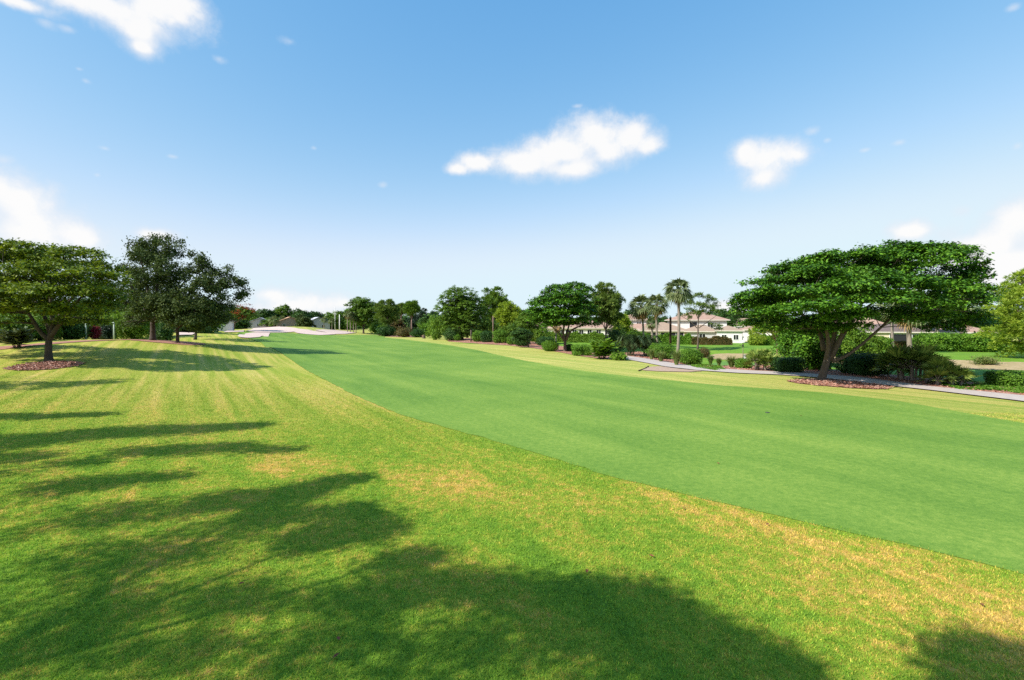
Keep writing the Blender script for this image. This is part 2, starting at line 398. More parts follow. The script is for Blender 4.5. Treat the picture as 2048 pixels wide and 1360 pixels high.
drape('mulch_bed',RING_R,M['mulch'],.05,.18,.6,.10,smooth=1)
RING_L=gpoly([(8,739),(40,730),(90,724),(145,723.5),(170,727),(150,733),(100,739.5),(45,742)])
drape('mulch_bed',RING_L,M['mulch'],.05,.18,.6,.12,smooth=1)
drape('mulch_bed',gpoly([(-140,716),(0,700),(60,693),(110,688.5),(180,683),(260,680.5),(180,680.5),(60,689),(-140,700)]),M['mulch'],.05,.5,1.0,.05)
drape('mulch_bed',[(-50,60.2),(-44.5,58.8),(-40,59.3),(-39.5,62.5),(-44,65.5),(-49,65.5)],M['mulch'],.05,.5,1.0,.08)
drape('mulch_bed',gpoly([(748,672.5),(790,674),(850,675),(850,671),(790,669.5),(748,670)]),M['mulch'],.06,1.5,3.0,.1)
drape('bare_soil',gpoly([(1280,741),(1300,734.5),(1318,733),(1360,738.5),(1410,743),(1370,744.5),(1320,743.5)]),M['soil'],.05,.4,.8,.05)
# timber edging round the bare patch
pts=[GP(*p) for p in [(1277,742.5),(1290,738),(1297,733.5)]]
mb=MB(); mb.tube([(x,y,z+.06) for x,y,z in pts],[.05]*3,6)
tag(mb.build('timber_edging',M['edge']),'dark low timber edging bordering the bare soil patch by the cart path','edging')
# the second green and its dry bank
drape('putting_green',gpoly([(1400,730),(1440,723),(1500,720),(1600,724),(1700,731),(1840,738),(1990,741),(2300,752),(2300,790),(2048,765),(1930,762),(1800,748),(1600,731),(1500,733)]),M['green'],.04,.6,1.2)
drape('dry_bank',gpoly([(1405,716),(1430,707.5),(1540,708),(1700,712),(1860,720),(2000,724),(2300,730),(2300,748),(1990,740),(1840,737),(1700,729.5),(1600,722.5),(1500,718.5),(1440,720)]),M['bank'],.045,.6,1.2,.1)
# bunkers
for poly in [[(475,673.5),(490,668),(515,665.8),(541,666.5),(538,671),(520,675.5),(497,677.3),(480,676)],
             [(490,662.5),(505,658.5),(530,655.5),(560,654.3),(578,655),(600,658.5),(627,661.3),(590,664),(550,665.8),(510,665)],
             [(586,663.5),(600,662),(625,662),(655,666),(672,669.3),(640,671),(615,669.3),(595,667)],
             [(628,660.8),(660,660.3),(690,662.5),(713,666.3),(690,668.6),(668,669),(650,664.8)],
             [(356,672),(358,664),(375,660.5),(400,661.5),(410,664.5),(385,671)],
             [(446,665.5),(470,662),(488,660.5),(488,664.5)]]:
    drape('sand_bunker',gpoly(poly),M['sand'],.19,.6,1.2)

# ------------------------------------------------------------------ grass blades near the camera
def blades(name,n,xr,yr,poly_in=None,poly_out=(),h=(.035,.07),w=.006,m=None):
    u=rng.random(n); a,b=yr
    y=(np.sqrt(a)+(np.sqrt(b)-np.sqrt(a))*u)**2
    x=(rng.random(n)*2-1)*(y*1.12+2.0)
    k=rng.random(n)<1-np.clip((y-b*.45)/(b*.55),0,1)**1.2
    jx,jy=x+rng.normal(0,.13,n)+.10*np.sin(x*5+y*3),y+rng.normal(0,.13,n)
    for p in poly_out: k&=~inside(p,jx,jy)
    if poly_in is not None: k&=inside(poly_in,x,y)
    else: k&=(.83*x+.557*y<17)|(y<24)
    x,y=x[k],y[k]; n=len(x); z=T(x,y)
    sc=np.sqrt(np.maximum(y,6)/6.0)
    hh=(h[0]+(h[1]-h[0])*rng.random(n))*(.85+.15*sc)
    th=rng.random(n)*6.283; ww=w*sc*(.7+.6*rng.random(n))
    lean=1.3*rng.random(n)*hh; la=rng.random(n)*6.283
    tip=np.stack([x+np.cos(la)*lean,y+np.sin(la)*lean,z+hh],-1)
    b0=np.stack([x-np.cos(th)*ww,y-np.sin(th)*ww,z-.004],-1); b1=np.stack([x+np.cos(th)*ww,y+np.sin(th)*ww,z-.004],-1)
    Vv=np.stack([b0,b1,tip],1).reshape(-1,3)
    o=quad_mesh(name,Vv,3,m); tag(o,kind='stuff'); return o
FWs=smooth_closed(resample(FW,.6),2)
blades('rough_grass',1100000,None,(4.6,42),None,(FWs,),(.018,.046),.0066,M['blade'])
blades('fairway_grass',420000,None,(7,34),FWs,(),(.008,.02),.005,M['fairblade'])
# ------------------------------------------------------------------ foliage
def unit(v): return v/(np.linalg.norm(v,axis=-1,keepdims=True)+1e-9)
def quads(c,t,n,L,Wd):
    """diamond leaves: centre, long axis, face normal, length, width"""
    t=unit(t); b=unit(np.cross(n,t)); L=np.asarray(L)[:,None]; Wd=np.asarray(Wd)[:,None]
    return np.stack([c-t*L*.5, c+b*Wd*.5+t*L*.06, c+t*L*.5, c-b*Wd*.5+t*L*.06],1).reshape(-1,3)
def leaf_cloud(pads,n,leaf,clump=.5,per=24,up=.7,low=-.45,shell=.5,needle=False,cflat=.5,droop=.5):
    pads=np.asarray(pads,float)
    area=(pads[:,3]*pads[:,4]+pads[:,3]*pads[:,5]+pads[:,4]*pads[:,5])
    nc=max(len(pads)*4,n//per)
    if pads.shape[1]>6: area=area*pads[:,6]
    pi=rng.choice(len(pads),nc,p=area/area.sum()); P=pads[pi]
    d=unit(rng.normal(size=(nc,3)))
    flip=(d[:,2]<low); d[flip,2]*=-1
    lump=1+.13*np.sin(d[:,0]*5.1+pi*1.7)+.11*np.sin(d[:,1]*6.3+pi*2.9+d[:,2]*4)
    r=(shell+(1-shell)*np.sqrt(rng.random(nc)))*lump
    cc=P[:,:3]+d*P[:,3:6]*r[:,None]
    cc[:,2]-=droop*P[:,5]*((d[:,0]*r)**2+(d[:,1]*r)**2)
    out=unit(d/np.maximum(P[:,3:6],.05))
    cs=clump*(.6+.7*rng.random(nc))
    m=nc*per; k=np.repeat(np.arange(nc),per)
    o=rng.normal(size=(m,3))*.5; o[:,2]*=cflat
    c=cc[k]+o*cs[k][:,None]
    L=leaf[0]*(.65+.7*rng.random(m)); Wd=leaf[1]*(.7+.6*rng.random(m))
    if needle:
        t=unit(o)+.35*out[k]+.25*rng.normal(size=(m,3))+np.array([0,0,.25]); c=cc[k]+unit(t)*(cs[k][:,None]*.2+L[:,None]*.45)
        nn=rng.normal(size=(m,3))
    else:
        nn=unit(out[k]*.55+np.array([0,0,up])+rng.normal(size=(m,3))*.45)
        t=rng.normal(size=(m,3))+out[k]*.3; t=t-nn*(t*nn).sum(-1,keepdims=True)
        t[:,2]-=.25
    return quads(c,t,nn,L,Wd)
def bez(a,b,lift=.0,n=6,wob=.0):
    a=np.array(a,float); b=np.array(b,float); mid=(a+b)/2+np.array([0,0,lift])
    h=np.linalg.norm(b-a)
    mid[:2]=mid[:2]*.6+a[:2]*.4 if lift<0 else mid[:2]
    mid=mid+rng.normal(0,wob*h+1e-9,3)
    t=np.linspace(0,1,n)[:,None]
    return (1-t)**2*a+2*t*(1-t)*mid+t*t*b
def tree(label,base,pads,lm,bm,n=12000,leaf=(.3,.17),trunk=.25,fork=None,limbs=None,name='shade_tree',cat='tree',
         group=None,clump=.6,per=24,up=.7,low=-.45,shell=.5,needle=False,cflat=.5,nlimb=5,twigs=True,limb_k=1.0,flare=1.35,crown_label=None,extra=None,bend=.25):
    base=np.array(base,float); pads=np.asarray(pads,float)
    root=empty(name,base,label,cat,group)
    mb=MB()
    cen=pads[:,:3].mean(0); zlo=(pads[:,2]-pads[:,5]).min()
    if fork is None: fork=np.array([base[0]*.8+cen[0]*.2,base[1]*.8+cen[1]*.2,base[2]+(zlo-base[2])*.8+.3])
    fork=np.array(fork,float)
    st=base-[0,0,.25]
    path=bez(st,fork,0,6,.02); rr=np.linspace(trunk*1.0,trunk*.78,6); rr[0]=trunk*flare*1.15; rr[1]=trunk*1.08
    mb.tube(path-base,rr,9)
    nodes=[(fork,trunk*.7)]
    if limbs:
        for L in limbs:
            p=np.array([l[:3] for l in L]); r=[l[3]*limb_k for l in L]
            pp=[];qq=[]
            for i in range(len(p)-1):
                for s in np.linspace(0,1,4)[:-1]: pp.append(p[i]+(p[i+1]-p[i])*s); qq.append(r[i]+(r[i+1]-r[i])*s)
            pp.append(p[-1]); qq.append(r[-1]); pp=np.array(pp)
            pp[1:-1]=(pp[:-2]+2*pp[1:-1]+pp[2:])/4
            mb.tube(pp-base,qq,7)
            nodes+= [(pp[i],qq[i]) for i in range(3,len(pp),2)]+[(pp[-1],qq[-1])]
    else:
        k=min(nlimb,len(pads)); ci=rng.choice(len(pads),k,replace=False); cs=pads[ci,:3].copy()
        for _ in range(6):
            lab=((pads[:,None,:3]-cs[None])**2).sum(-1).argmin(1)
            for j in range(k):
                if (lab==j).any(): cs[j]=pads[lab==j,:3].mean(0)
        for j in range(k):
            e=fork+(cs[j]-fork)*.8
            p=bez(fork-[0,0,.1],e,-np.linalg.norm(cs[j]-fork)*.08,7,.05); r=np.linspace(trunk*.6,trunk*.24,7)*limb_k
            mb.tube(p-base,r,7); nodes+=[(p[i],r[i]) for i in (3,5,6)]
    if twigs:
        npos=np.array([q[0] for q in nodes])
        for P in pads:
            d=np.linalg.norm(npos-P[:3],axis=1)+1.2*np.maximum(npos[:,2]-P[2],0)
            j=d.argmin(); a=npos[j]; e=P[:3]-[0,0,P[5]*.15]
            r0=max(.018,min(nodes[j][1]*.6,trunk*.3))*limb_k
            p=bez(a,e,bend*np.linalg.norm(e-a)*.3,5,.06)
            mb.tube(p-base,np.linspace(r0,.012,5),5)
            for _ in range(3):
                q=e+rng.normal(size=3)*P[3:6]*.55; q2=P[:3]+unit(q-P[:3])*P[3:6]*.75
                mb.tube(bez(p[3],q2,.05,4,.08)-base,np.linspace(r0*.5,.008,4),4)
    mb.build('trunk',bm,root,smooth=True)
    V=leaf_cloud(pads-np.array([*base]+[0]*(pads.shape[1]-3)),n,leaf,clump,per,up,low,shell,needle,cflat)
    if extra is not None: pass
    quad_mesh('crown',V,4,lm,root)
    return root
def px_pads(lst,d,split=0,jit=.7):
    rng=np.random.default_rng(int(d*7)+len(lst))
    """(px, py, depth offset, half-width px, half-height px[, half-depth m]) -> world ellipsoids"""
    out=[]
    for e in lst:
        px,py,dd,rx,ry=e[:5]; dep=d+dd; s=dep/F
        q=(*W(px,py,dep),rx*s,e[5] if len(e)>5 else rx*s*.85,ry*s)
        if not split or rx<14: out.append(q); continue
        for k in range(split):
            a=k*6.283/split+rng.random()*1.5; u=.5+.2*rng.random(); sz=.5+.22*rng.random()
            out.append((q[0]+math.cos(a)*q[3]*u,q[1]+math.sin(a)*q[4]*u,q[2]+min(.7,max(-.9,rng.normal()))*q[5]*jit,q[3]*sz,q[4]*sz,q[5]*(.6+.4*rng.random())))
    return out
def auto_pads(box,d,n,size=.36,flat=.62,depth=.9,fill=.35,seed=0,shape='round',core=True):
    """lumpy crown inside a box of photo pixels at distance d"""
    r=np.random.default_rng(seed)
    x0,x1,y0,y1=box; s=d/F
    c=np.array(W((x0+x1)/2,(y0+y1)/2,d)); R=np.array([(x1-x0)/2*s,(x1-x0)/2*s*depth,(y1-y0)/2*s])
    out=[]
    for i in range(n):
        ga=i*2.39996+r.random()*.5; zz=1-2*(i+.5)/n
        rad=math.sqrt(max(0,1-zz*zz))
        if shape=='dome': zz=zz*.5+.5; zz=zz*2-1; 
        v=np.array([math.cos(ga)*rad,math.sin(ga)*rad,zz])
        k=size*(.8+.45*r.random())
        q=(1-k*.85)*(1 if r.random()>fill else .45)
        if shape=='umbrella': v[2]=abs(v[2])*1.1-.35 if r.random()<.75 else v[2]
        p=c+v*R*np.array([q,q,1-k*flat*.9 if q>.5 else .5])
        out.append((*p,R[0]*k,R[0]*k*.9,min(R[0]*k*flat*1.0,R[2]*.6)))
    if core:
        for k in range(3): out.append((c[0]+(k-1)*R[0]*.33,c[1]+R[1]*.15,c[2]+R[2]*.05*(k%2),R[0]*.48,R[1]*.5,R[2]*.62))
    return out
def stand(label,box,base,lm,bm,npad=14,seed=1,n=9000,d=None,**kw):
    """a tree from its crown box and the pixel its trunk stands on"""
    g=GP(*base) if d is None else W(base[0],base[1],d)
    d=g[1] if d is None else d
    if d is not None: g=(g[0],d,min(g[2],Tz(g[0],d)+.02) if abs(g[2]-Tz(g[0],d))<3 else Tz(g[0],d))
    pk={k:kw.pop(k) for k in ('size','flat','depth','fill','shape','core') if k in kw}
    pads=auto_pads(box,d,npad,seed=seed,**pk)
    s=d/F
    kw.setdefault('leaf',(max(.26,2.5*s),max(.16,1.6*s))); kw.setdefault('clump',max(.5,3.6*s)); n=int(n*1.25)
    kw.setdefault('trunk',max(.12,1.9*s))
    return tree(label,(g[0],d,Tz(g[0],d)),pads,lm,bm,n=n,**kw)

def shrub(label,box,lm,n=3500,d=None,name='shrub',cat='shrub',shape='round',depth=.9,leaf=None,group=None,basepx=None,up=.5,power=2.0,clump=None,stems=True,needle=False,lump=.10,rnd=.5):
    """clipped or rounded shrub filling a box of photo pixels (x0,x1,ytop,ybase)"""
    x0,x1,y0,y1=box; cx=(x0+x1)/2
    g=GP(cx,y1) if d is None else (W(cx,y1,d)[0],d,0)
    s=g[1]/F; rx=(x1-x0)/2*s; ry=rx*depth if not isinstance(depth,tuple) else depth[0]; h=(y1-y0)*s*1.02
    yc=g[1]+ry*.8
    xc=(cx-CX)/F*yc; s=yc/F; rx=(x1-x0)/2*s; zb=Tz(xc,yc); h=max(.3,(CAM_Z-(y0-CY)*s)-zb)
    root=empty(name,(xc,yc,zb),label,cat,group)
    if leaf is None:
        Lf=min(.55,max(.12,1.5*s,math.sqrt(2.6*(math.pi*rx*ry+2*math.pi*(rx+ry)/2*h)/(.62*n)))); leaf=(Lf,Lf*.62)
    nc=n
    d3=unit(rng.normal(size=(nc,3)))
    dd=np.sign(d3)*np.abs(d3)**(2.0/power); 
    if power>2: dd/= np.maximum((np.abs(dd)**power).sum(-1,keepdims=True)**(1/power),1e-6)
    else: dd=d3
    ph=rng.random(6)*6.28
    lm_=1+lump*np.sin(d3[:,0]*6+ph[0]+d3[:,2]*3)+lump*.8*np.sin(d3[:,1]*7+ph[1])+lump*.7*np.sin(d3[:,2]*9+ph[2]+d3[:,0]*8)
    r=(1-.28*rng.random(nc)**1.7)*lm_
    c=dd*r[:,None]*np.array([rx,ry,h/2*1.02])+np.array([0,0,h*.5])
    if shape=='dome':
        c=dd*r[:,None]*np.array([rx,ry,h]); c[:,2]=np.abs(c[:,2])
    k=c[:,2]>.01; c=c[k]; d3=d3[k]; m=len(c)
    c+=rng.normal(size=(m,3))*leaf[0]*.4
    nn=unit(d3*.8+np.array([0,0,up])+rng.normal(size=(m,3))*rnd)
    t=rng.normal(size=(m,3))+np.array([0,0,.5])
    t=t-nn*(t*nn).sum(-1,keepdims=True)
    L=leaf[0]*(.6+.8*rng.random(m)); Wd=leaf[1]*(.6+.8*rng.random(m))
    if needle: Wd*=.4
    V=quads(c,t,nn,L,Wd)
    # inner twigs-and-leaves layer so that the shrub is not see-through
    n2=int(m*.35); v=unit(rng.normal(size=(n2,3)))*(rng.random((n2,1))**.5*.78)*np.array([rx,ry,h*.5])+np.array([0,0,h*.5])
    if shape=='dome': v[:,2]=np.abs(v[:,2]-h*.5)*1.5; v[:,2]=np.clip(v[:,2],.02,h*.85)
    V2=quads(v,rng.normal(size=(n2,3)),rng.normal(size=(n2,3)),np.full(n2,leaf[0]*1.6),np.full(n2,leaf[1]*1.9))
    quad_mesh('foliage',np.concatenate([V,V2]),4,lm,root)
    if stems:
        mb=MB()
        for i in range(5):
            a=i*1.26+rng.random(); e=(math.cos(a)*rx*.5,math.sin(a)*ry*.5,h*.6)
            mb.tube([(math.cos(a)*.06,math.sin(a)*.06,-.1),(e[0]*.5,e[1]*.5,h*.3),e],[max(.02,rx*.03)]*2+[.01],5)
        mb.build('stems',M['bark_dark'],root)
    return root
def hedge(label,pts,width,h,lm,n=9000,leaf=(.35,.22),name='hedge',group=None,top_noise=.12,lift=0.0):
    """clipped hedge along a ground line (world points)"""
    pts=np.array([p[:2] for p in pts],float)
    seg=np.linalg.norm(np.diff(pts,axis=0),axis=1); cum=np.concatenate([[0],np.cumsum(seg)])
    L=cum[-1]
    base=(pts[0][0],pts[0][1],Tz(*pts[0]))
    root=empty(name,base,label,'hedge',group)
    u=rng.random(n)*L
    i=np.clip(np.searchsorted(cum,u)-1,0,len(seg)-1); f=(u-cum[i])/seg[i]
    c=pts[i]+(pts[i+1]-pts[i])*f[:,None]; tdir=unit(pts[i+1]-pts[i]); nd=np.stack([-tdir[:,1],tdir[:,0]],-1)
    side=rng.random(n); a=rng.random(n)*2-1; b=rng.random(n)
    top=side<.42
    hl=h*(1+top_noise*np.sin(u*1.3+1)+top_noise*.8*np.sin(u*3.1)+top_noise*.5*np.sin(u*7.7))
    wl=width/2*(1+.12*np.sin(u*2.1+2))
    off=np.where(top,a,np.sign(a)*(1-.12*rng.random(n)))*wl
    zz=np.where(top,1-.10*rng.random(n)-.18*np.abs(a)**4,b)*hl
    endw=np.minimum(u,L-u); zz*=np.clip(.75+endw/1.2*.25,0,1)
    p=np.column_stack([c+nd*off[:,None],np.zeros(n)])
    p[:,2]=T(p[:,0],p[:,1])+zz+lift
    out=np.where(top[:,None],np.array([[0,0,1.0]]),np.column_stack([nd*np.sign(a)[:,None],np.full(n,.25)]))
    nn=unit(out+rng.normal(size=(n,3))*.55); t=rng.normal(size=(n,3))+[0,0,.4]
    V=quads(p-np.array(base),t,nn,leaf[0]*(.6+.8*rng.random(n)),leaf[1]*(.6+.8*rng.random(n)))
    n2=n//3; j=rng.choice(n,n2); q=p[j].copy(); q[:,:2]=c[j]+nd[j]*(rng.random(n2)*1.4-.7)[:,None]*(width/2); q[:,2]=T(q[:,0],q[:,1])+rng.random(n2)*h*.85+lift
    V2=quads(q-np.array(base),rng.normal(size=(n2,3)),rng.normal(size=(n2,3)),np.full(n2,leaf[0]*1.5),np.full(n2,leaf[1]*1.8))
    quad_mesh('foliage',np.concatenate([V,V2]),4,lm,root)
    return root

def fan_fronds(cen,R,n,el0,el1,rngs,pet=.45,K=15,droop=.35,spread=1.75,wid=.09):
    """fan palm leaves: list of leaflet quads"""
    Q=[];Pt=[]
    for i in range(n):
        az=i*2.39996+rngs.random()*.6; el=el0+(el1-el0)*((i+.5)/n)+rngs.normal()*.08
        d=np.array([math.cos(az)*math.cos(el),math.sin(az)*math.cos(el),math.sin(el)])
        side=unit(np.cross(d,[0,0,1.0])); upv=np.cross(side,d)
        lp=R*pet*(.85+.3*rngs.random()); o=cen+d*lp; lf=R*(1-pet)*(.85+.3*rngs.random())
        Pt.append((cen,o))
        roll=rngs.normal()*.35; s2=side*math.cos(roll)+upv*math.sin(roll); u2=np.cross(s2,d)
        for k in range(K):
            a=(k/(K-1)*2-1)*spread; ld=d*math.cos(a)+s2*math.sin(a)
            ll=lf*(.72+.28*math.cos(a*.8))
            m=o+ld*ll*.5+u2*.06*ll*abs(math.sin(a)); e=o+ld*ll+np.array([0,0,-droop*ll*(.5+rngs.random()*.7)])
            w=wid*ll
            b=unit(np.cross(ld,u2))
            Q+= [o,m+b*w,e,m-b*w]
    return np.array(Q),Pt
def palm(label,box,base,R=None,d=None,lean=0,dead=6,n=38,trunk=.17,name='palm_tree',group=None,lm='l_palm',tm='bark_palm',crown_c=None,el=(1.45,-.75)):
    """sabal palm: crown box in photo pixels, trunk base pixel"""
    g=GP(*base) if d is None else W(*base,d)
    d=g[1]; s=d/F; x0,x1,y0,y1=box
    gz=Tz(g[0],d); bs=np.array([g[0],d,gz])
    n=int(n*.8); Rr=(x1-x0)/2*s*1.2; cz=CAM_Z-((y0*.45+y1*.55)-CY)*s; cen=np.array([((x0+x1)/2-CX)*s,d,cz])-bs
    root=empty(name,bs,label,'palm tree',group)
    mb=MB(); p=bez((0,0,-.2),cen,0,9,.02); rr=np.full(9,trunk); rr[0]=trunk*1.35; rr[1]=trunk*1.1; rr[-2:]=trunk*1.05
    mb.tube(p,rr,9)
    mb.build('trunk',M[tm],root,smooth=True)
    r=np.random.default_rng(int(abs(x0)*7+y0))
    Q,Pt=fan_fronds(cen,Rr,n,el[0],el[1],r,K=11,wid=.07,droop=.5,spread=1.35,pet=.4)
    o=quad_mesh('crown',Q,4,M[lm],root)
    mb=MB()
    for a,b in Pt: mb.tube([a,(a+b)/2+[0,0,.03*Rr],b],[.03,.022,.014],4)
    mb.build('frond_stalks',M[lm],root)
    if dead:
        Q,Pt=fan_fronds(cen-[0,0,.15*Rr],Rr*.72,dead,-.7,-1.25,r,droop=.6)
        quad_mesh('dead_fronds',Q,4,M['l_dead'],root)
    return root
def palmetto(label,box,d=None,clumps=5,n=12,lm='l_palmetto',name='palmetto',group=None,K=13,R=None,cat='palmetto'):
    x0,x1,y0,y1=box; g=GP((x0+x1)/2,y1) if d is None else W((x0+x1)/2,y1,d)
    d=g[1]; s=d/F; wd=(x1-x0)*s; h=(y1-y0)*s; yc=d+wd*.25; bs=np.array([((x0+x1)/2-CX)/F*yc,yc,0]); bs[2]=Tz(bs[0],yc)
    root=empty(name,bs,label,cat,group); r=np.random.default_rng(int(x0+y0))
    Qs=[];mb=MB()
    for i in range(clumps):
        a=i*2.4; q=math.sqrt((i+.3)/clumps)*.32*wd
        c=np.array([math.cos(a)*q,math.sin(a)*q*.8,h*.12+h*.33*r.random()])
        Rr=min(h*.9,wd*.5)*(.8+.3*r.random())
        Q,Pt=fan_fronds(c,Rr,int(n*1.1),1.5,-.1,r,pet=.45,K=9,droop=.12,spread=1.15,wid=.075)
        Q[:,2]=np.maximum(Q[:,2],.03)
        Qs.append(Q)
        mb=MB()
        for p,e in Pt: mb.tube([p,(p+e)/2,e],[.02,.016,.012],4)
        mb.tube([(c[0]*.9,c[1]*.9,-.1),(c[0],c[1],c[2])],[.10,.09],6); mb.build('stem',M['bark_palm'],root)
    quad_mesh('fronds',np.concatenate(Qs),4,M[lm],root)
    return root
def feather_clump(label,box,d=None,n=34,lm='l_feather',name='palm_shrub',group=None,stalk=.25):
    """clump of arching feather-leaved palms"""
    x0,x1,y0,y1=box; g=GP((x0+x1)/2,y1) if d is None else W((x0+x1)/2,y1,d)
    d=g[1]; s=d/F; wd=(x1-x0)*s; h=(y1-y0)*s; bs=np.array([*GP((x0+x1)/2,y1)]) if d is None else np.array([g[0],d,Tz(g[0],d)])
    root=empty(name,bs,label,'palm shrub',group); r=np.random.default_rng(int(x0*3+y1)); Q=[];mb=MB()
    for i in range(n):
        az=i*2.4; c=np.array([math.cos(i)*wd*.10,math.sin(i*1.7)*wd*.10,0])
        reach=wd*.5*(.55+.5*r.random()); top=h*(.55+.45*r.random())
        tt=np.linspace(0,1,12)
        dirn=np.array([math.cos(az),math.sin(az),0])
        pts=c+dirn*(reach*tt[:,None]**1.2)+np.array([0,0,1.0])*(top*np.sin(tt*2.25)/1.0)[:,None]
        mb.tube(pts,np.linspace(.018,.006,12),4)
        sd=np.cross(dirn,[0,0,1.0])
        for k in range(3,12):
            for sg in (-1,1):
                for jj in (0,.33,.66):
                    p=pts[k]*(1-jj)+pts[k-1]*jj; ll=.42*wd*.42*(1.1-.5*abs(tt[k]-.55))
                    ld=unit(sd*sg+ (pts[k]-pts[k-1])/np.linalg.norm(pts[k]-pts[k-1])*.6+np.array([0,0,-.25]))
                    b=unit(np.cross(ld,[0,0,1.0]))*ll*.055
                    e=p+ld*ll; m=p+ld*ll*.45; Q+=[p,m+b,e-[0,0,.12*ll],m-b]
    quad_mesh('fronds',np.array(Q),4,M[lm],root); mb.build('frond_stalks',M[lm],root); return root
def tuft(label,box,lm='l_straw',n=420,d=None,name='ornamental_grass',group=None):
    x0,x1,y0,y1=box; g=GP((x0+x1)/2,y1); d=g[1]; s=d/F; R=(x1-x0)/2*s; h=(y1-y0)*s*1.1
    root=tag(None or _tuft(name,g,R,h,n,M[lm]),label,'ornamental grass',group); return root
def _tuft(name,g,R,h,n,m):
    az=rng.random(n)*6.283; q=np.sqrt(rng.random(n)); le=h*(.6+.45*rng.random(n)); out=R*(.35+1.1*q)
    ca=np.stack([np.cos(az),np.sin(az)],-1); b=np.column_stack([ca*(R*.25*q)[:,None],np.zeros(n)])
    mid=np.column_stack([ca*(out*.45)[:,None],le*.65]); tip=np.column_stack([ca*out[:,None],le*(1-.55*q*rng.random(n))])
    sd=np.column_stack([-ca[:,1],ca[:,0],np.zeros(n)])*(.012+.012*rng.random(n))[:,None]
    V=np.stack([b-sd,b+sd,mid+sd,mid-sd, mid-sd,mid+sd,tip+sd*.15,tip-sd*.15],1).reshape(-1,3)
    o=quad_mesh(name,V,4,m); o.location=g; return o
def big_leaf(label,box,lm,n=420,leaf=(.75,.24),name='shrub',cat='shrub',d=None,group=None,stems=10):
    """open shrub of long broad leaves on several canes"""
    x0,x1,y0,y1=box; g=GP((x0+x1)/2,y1); d=g[1]; s=d/F; R=(x1-x0)/2*s; h=(y1-y0)*s
    root=empty(name,g,label,cat,group); mb=MB(); Qs=[]
    for i in range(stems):
        a=i*2.4; q=math.sqrt((i+.5)/stems); e=np.array([math.cos(a)*R*.75*q,math.sin(a)*R*.75*q,h*(.45+.5*(1-q*.5)*rng.random()+.05)])
        p=bez((math.cos(a)*.15,math.sin(a)*.15,-.1),e,.1,6,.04); mb.tube(p,np.linspace(.035,.02,6),5)
        m=n//stems; f=rng.random(m); f=1-(1-f)*.75; ii=f*5; i0=np.clip(ii.astype(int),0,4); fr=(ii-i0)[:,None]; c=p[i0]*(1-fr)+p[i0+1]*fr
        az=rng.random(m)*6.283; t=np.column_stack([np.cos(az),np.sin(az),.55-.7*rng.random(m)]); L=leaf[0]*(.6+.6*rng.random(m))
        c=c+unit(t)*(L*.5)[:,None]; nn=np.column_stack([-np.cos(az)*.5,-np.sin(az)*.5,np.ones(m)])+rng.normal(size=(m,3))*.3
        Qs.append(quads(c,t,nn,L,leaf[1]*(.7+.6*rng.random(m))))
    quad_mesh('foliage',np.concatenate(Qs),4,M[lm],root); mb.build('stems',M['bark_grey'],root); return root
def cover(name,label,poly,lm,n,leaf=(.14,.09),h=.22):
    x,y=np.array([p[0] for p in poly]),np.array([p[1] for p in poly])
    X_=x.min()+rng.random(n*3)*(x.max()-x.min()); Y_=y.min()+rng.random(n*3)*(y.max()-y.min())
    k=inside(poly,X_,Y_); X_,Y_=X_[k][:n],Y_[k][:n]; m=len(X_)
    z=T(X_,Y_)+h*rng.random(m)**.7*(.6+.4*np.sin(X_*2.3)*np.sin(Y_*1.9))
    V=quads(np.column_stack([X_,Y_,z]),rng.normal(size=(m,3)),np.column_stack([rng.normal(size=(m,2))*.5,np.ones(m)]),leaf[0]*(.6+.8*rng.random(m)),leaf[1]*(.6+.8*rng.random(m)))
    o=quad_mesh(name,V,4,lm); tag(o,label=label,kind='stuff'); return o

# ------------------------------------------------------------------ the three leading trees
# right tree
d=37.2
g=np.array(GP(1640,762)); d=g[1]
pads=px_pads([ # top tier
 (1700,515,0,58,17),(1640,522,1,55,15),(1760,512,-.5,50,17),(1585,532,1,46,12),(1690,538,-2,60,15),
 (1845,500,.5,62,20),(1900,512,0,48,20),(1800,505,1.5,45,16),(1870,530,-2,58,18),(1935,535,.5,34,17),(1950,552,-.5,22,9),
 (1640,548,-1.5,62,15),(1570,560,0,50,12),(1520,565,1,30,9),
 # middle tier
 (1600,582,-3,75,16),(1530,592,-1,52,14),(1700,575,-4,70,20),(1790,562,-4,68,20),(1650,606,-5,70,18),(1880,568,-3.5,62,18),
 (1940,582,-1,36,14),(1505,606,.5,42,12),(1760,598,-5,62,18),(1840,604,-4.5,60,18),
 (1560,622,-2,62,14),(1500,626,1,36,9),(1920,606,-1.5,45,15),
 # lower tier
 (1690,632,-3,55,15),(1600,646,0,52,13),(1780,628,-2,48,14),(1850,636,-2,50,14),(1910,634,0,46,14),(1950,600,1,26,12),
 (1640,560,4,70,18),(1760,545,4.5,80,20),(1860,560,4.5,70,20),(1580,600,4,60,15),(1700,590,5,75,18),(1820,600,5,75,18),(1920,590,4,45,18),
 (1540,640,3,40,12),(1660,640,4,45,12),(1915,648,1.5,52,15),(1950,648,2.5,32,16),(1565,655,-1,40,9),(1625,663,1.5,36,9),(1690,652,-1.5,40,10),(1590,560,2,60,18),(1750,528,2,70,18),(1540,578,2,40,12),(1500,612,2,34,12)],d,3,.5)
def wl(*a): return [(*W(px,py,d+dd),r) for px,py,dd,r in a]
fork=W(1655,716,d)
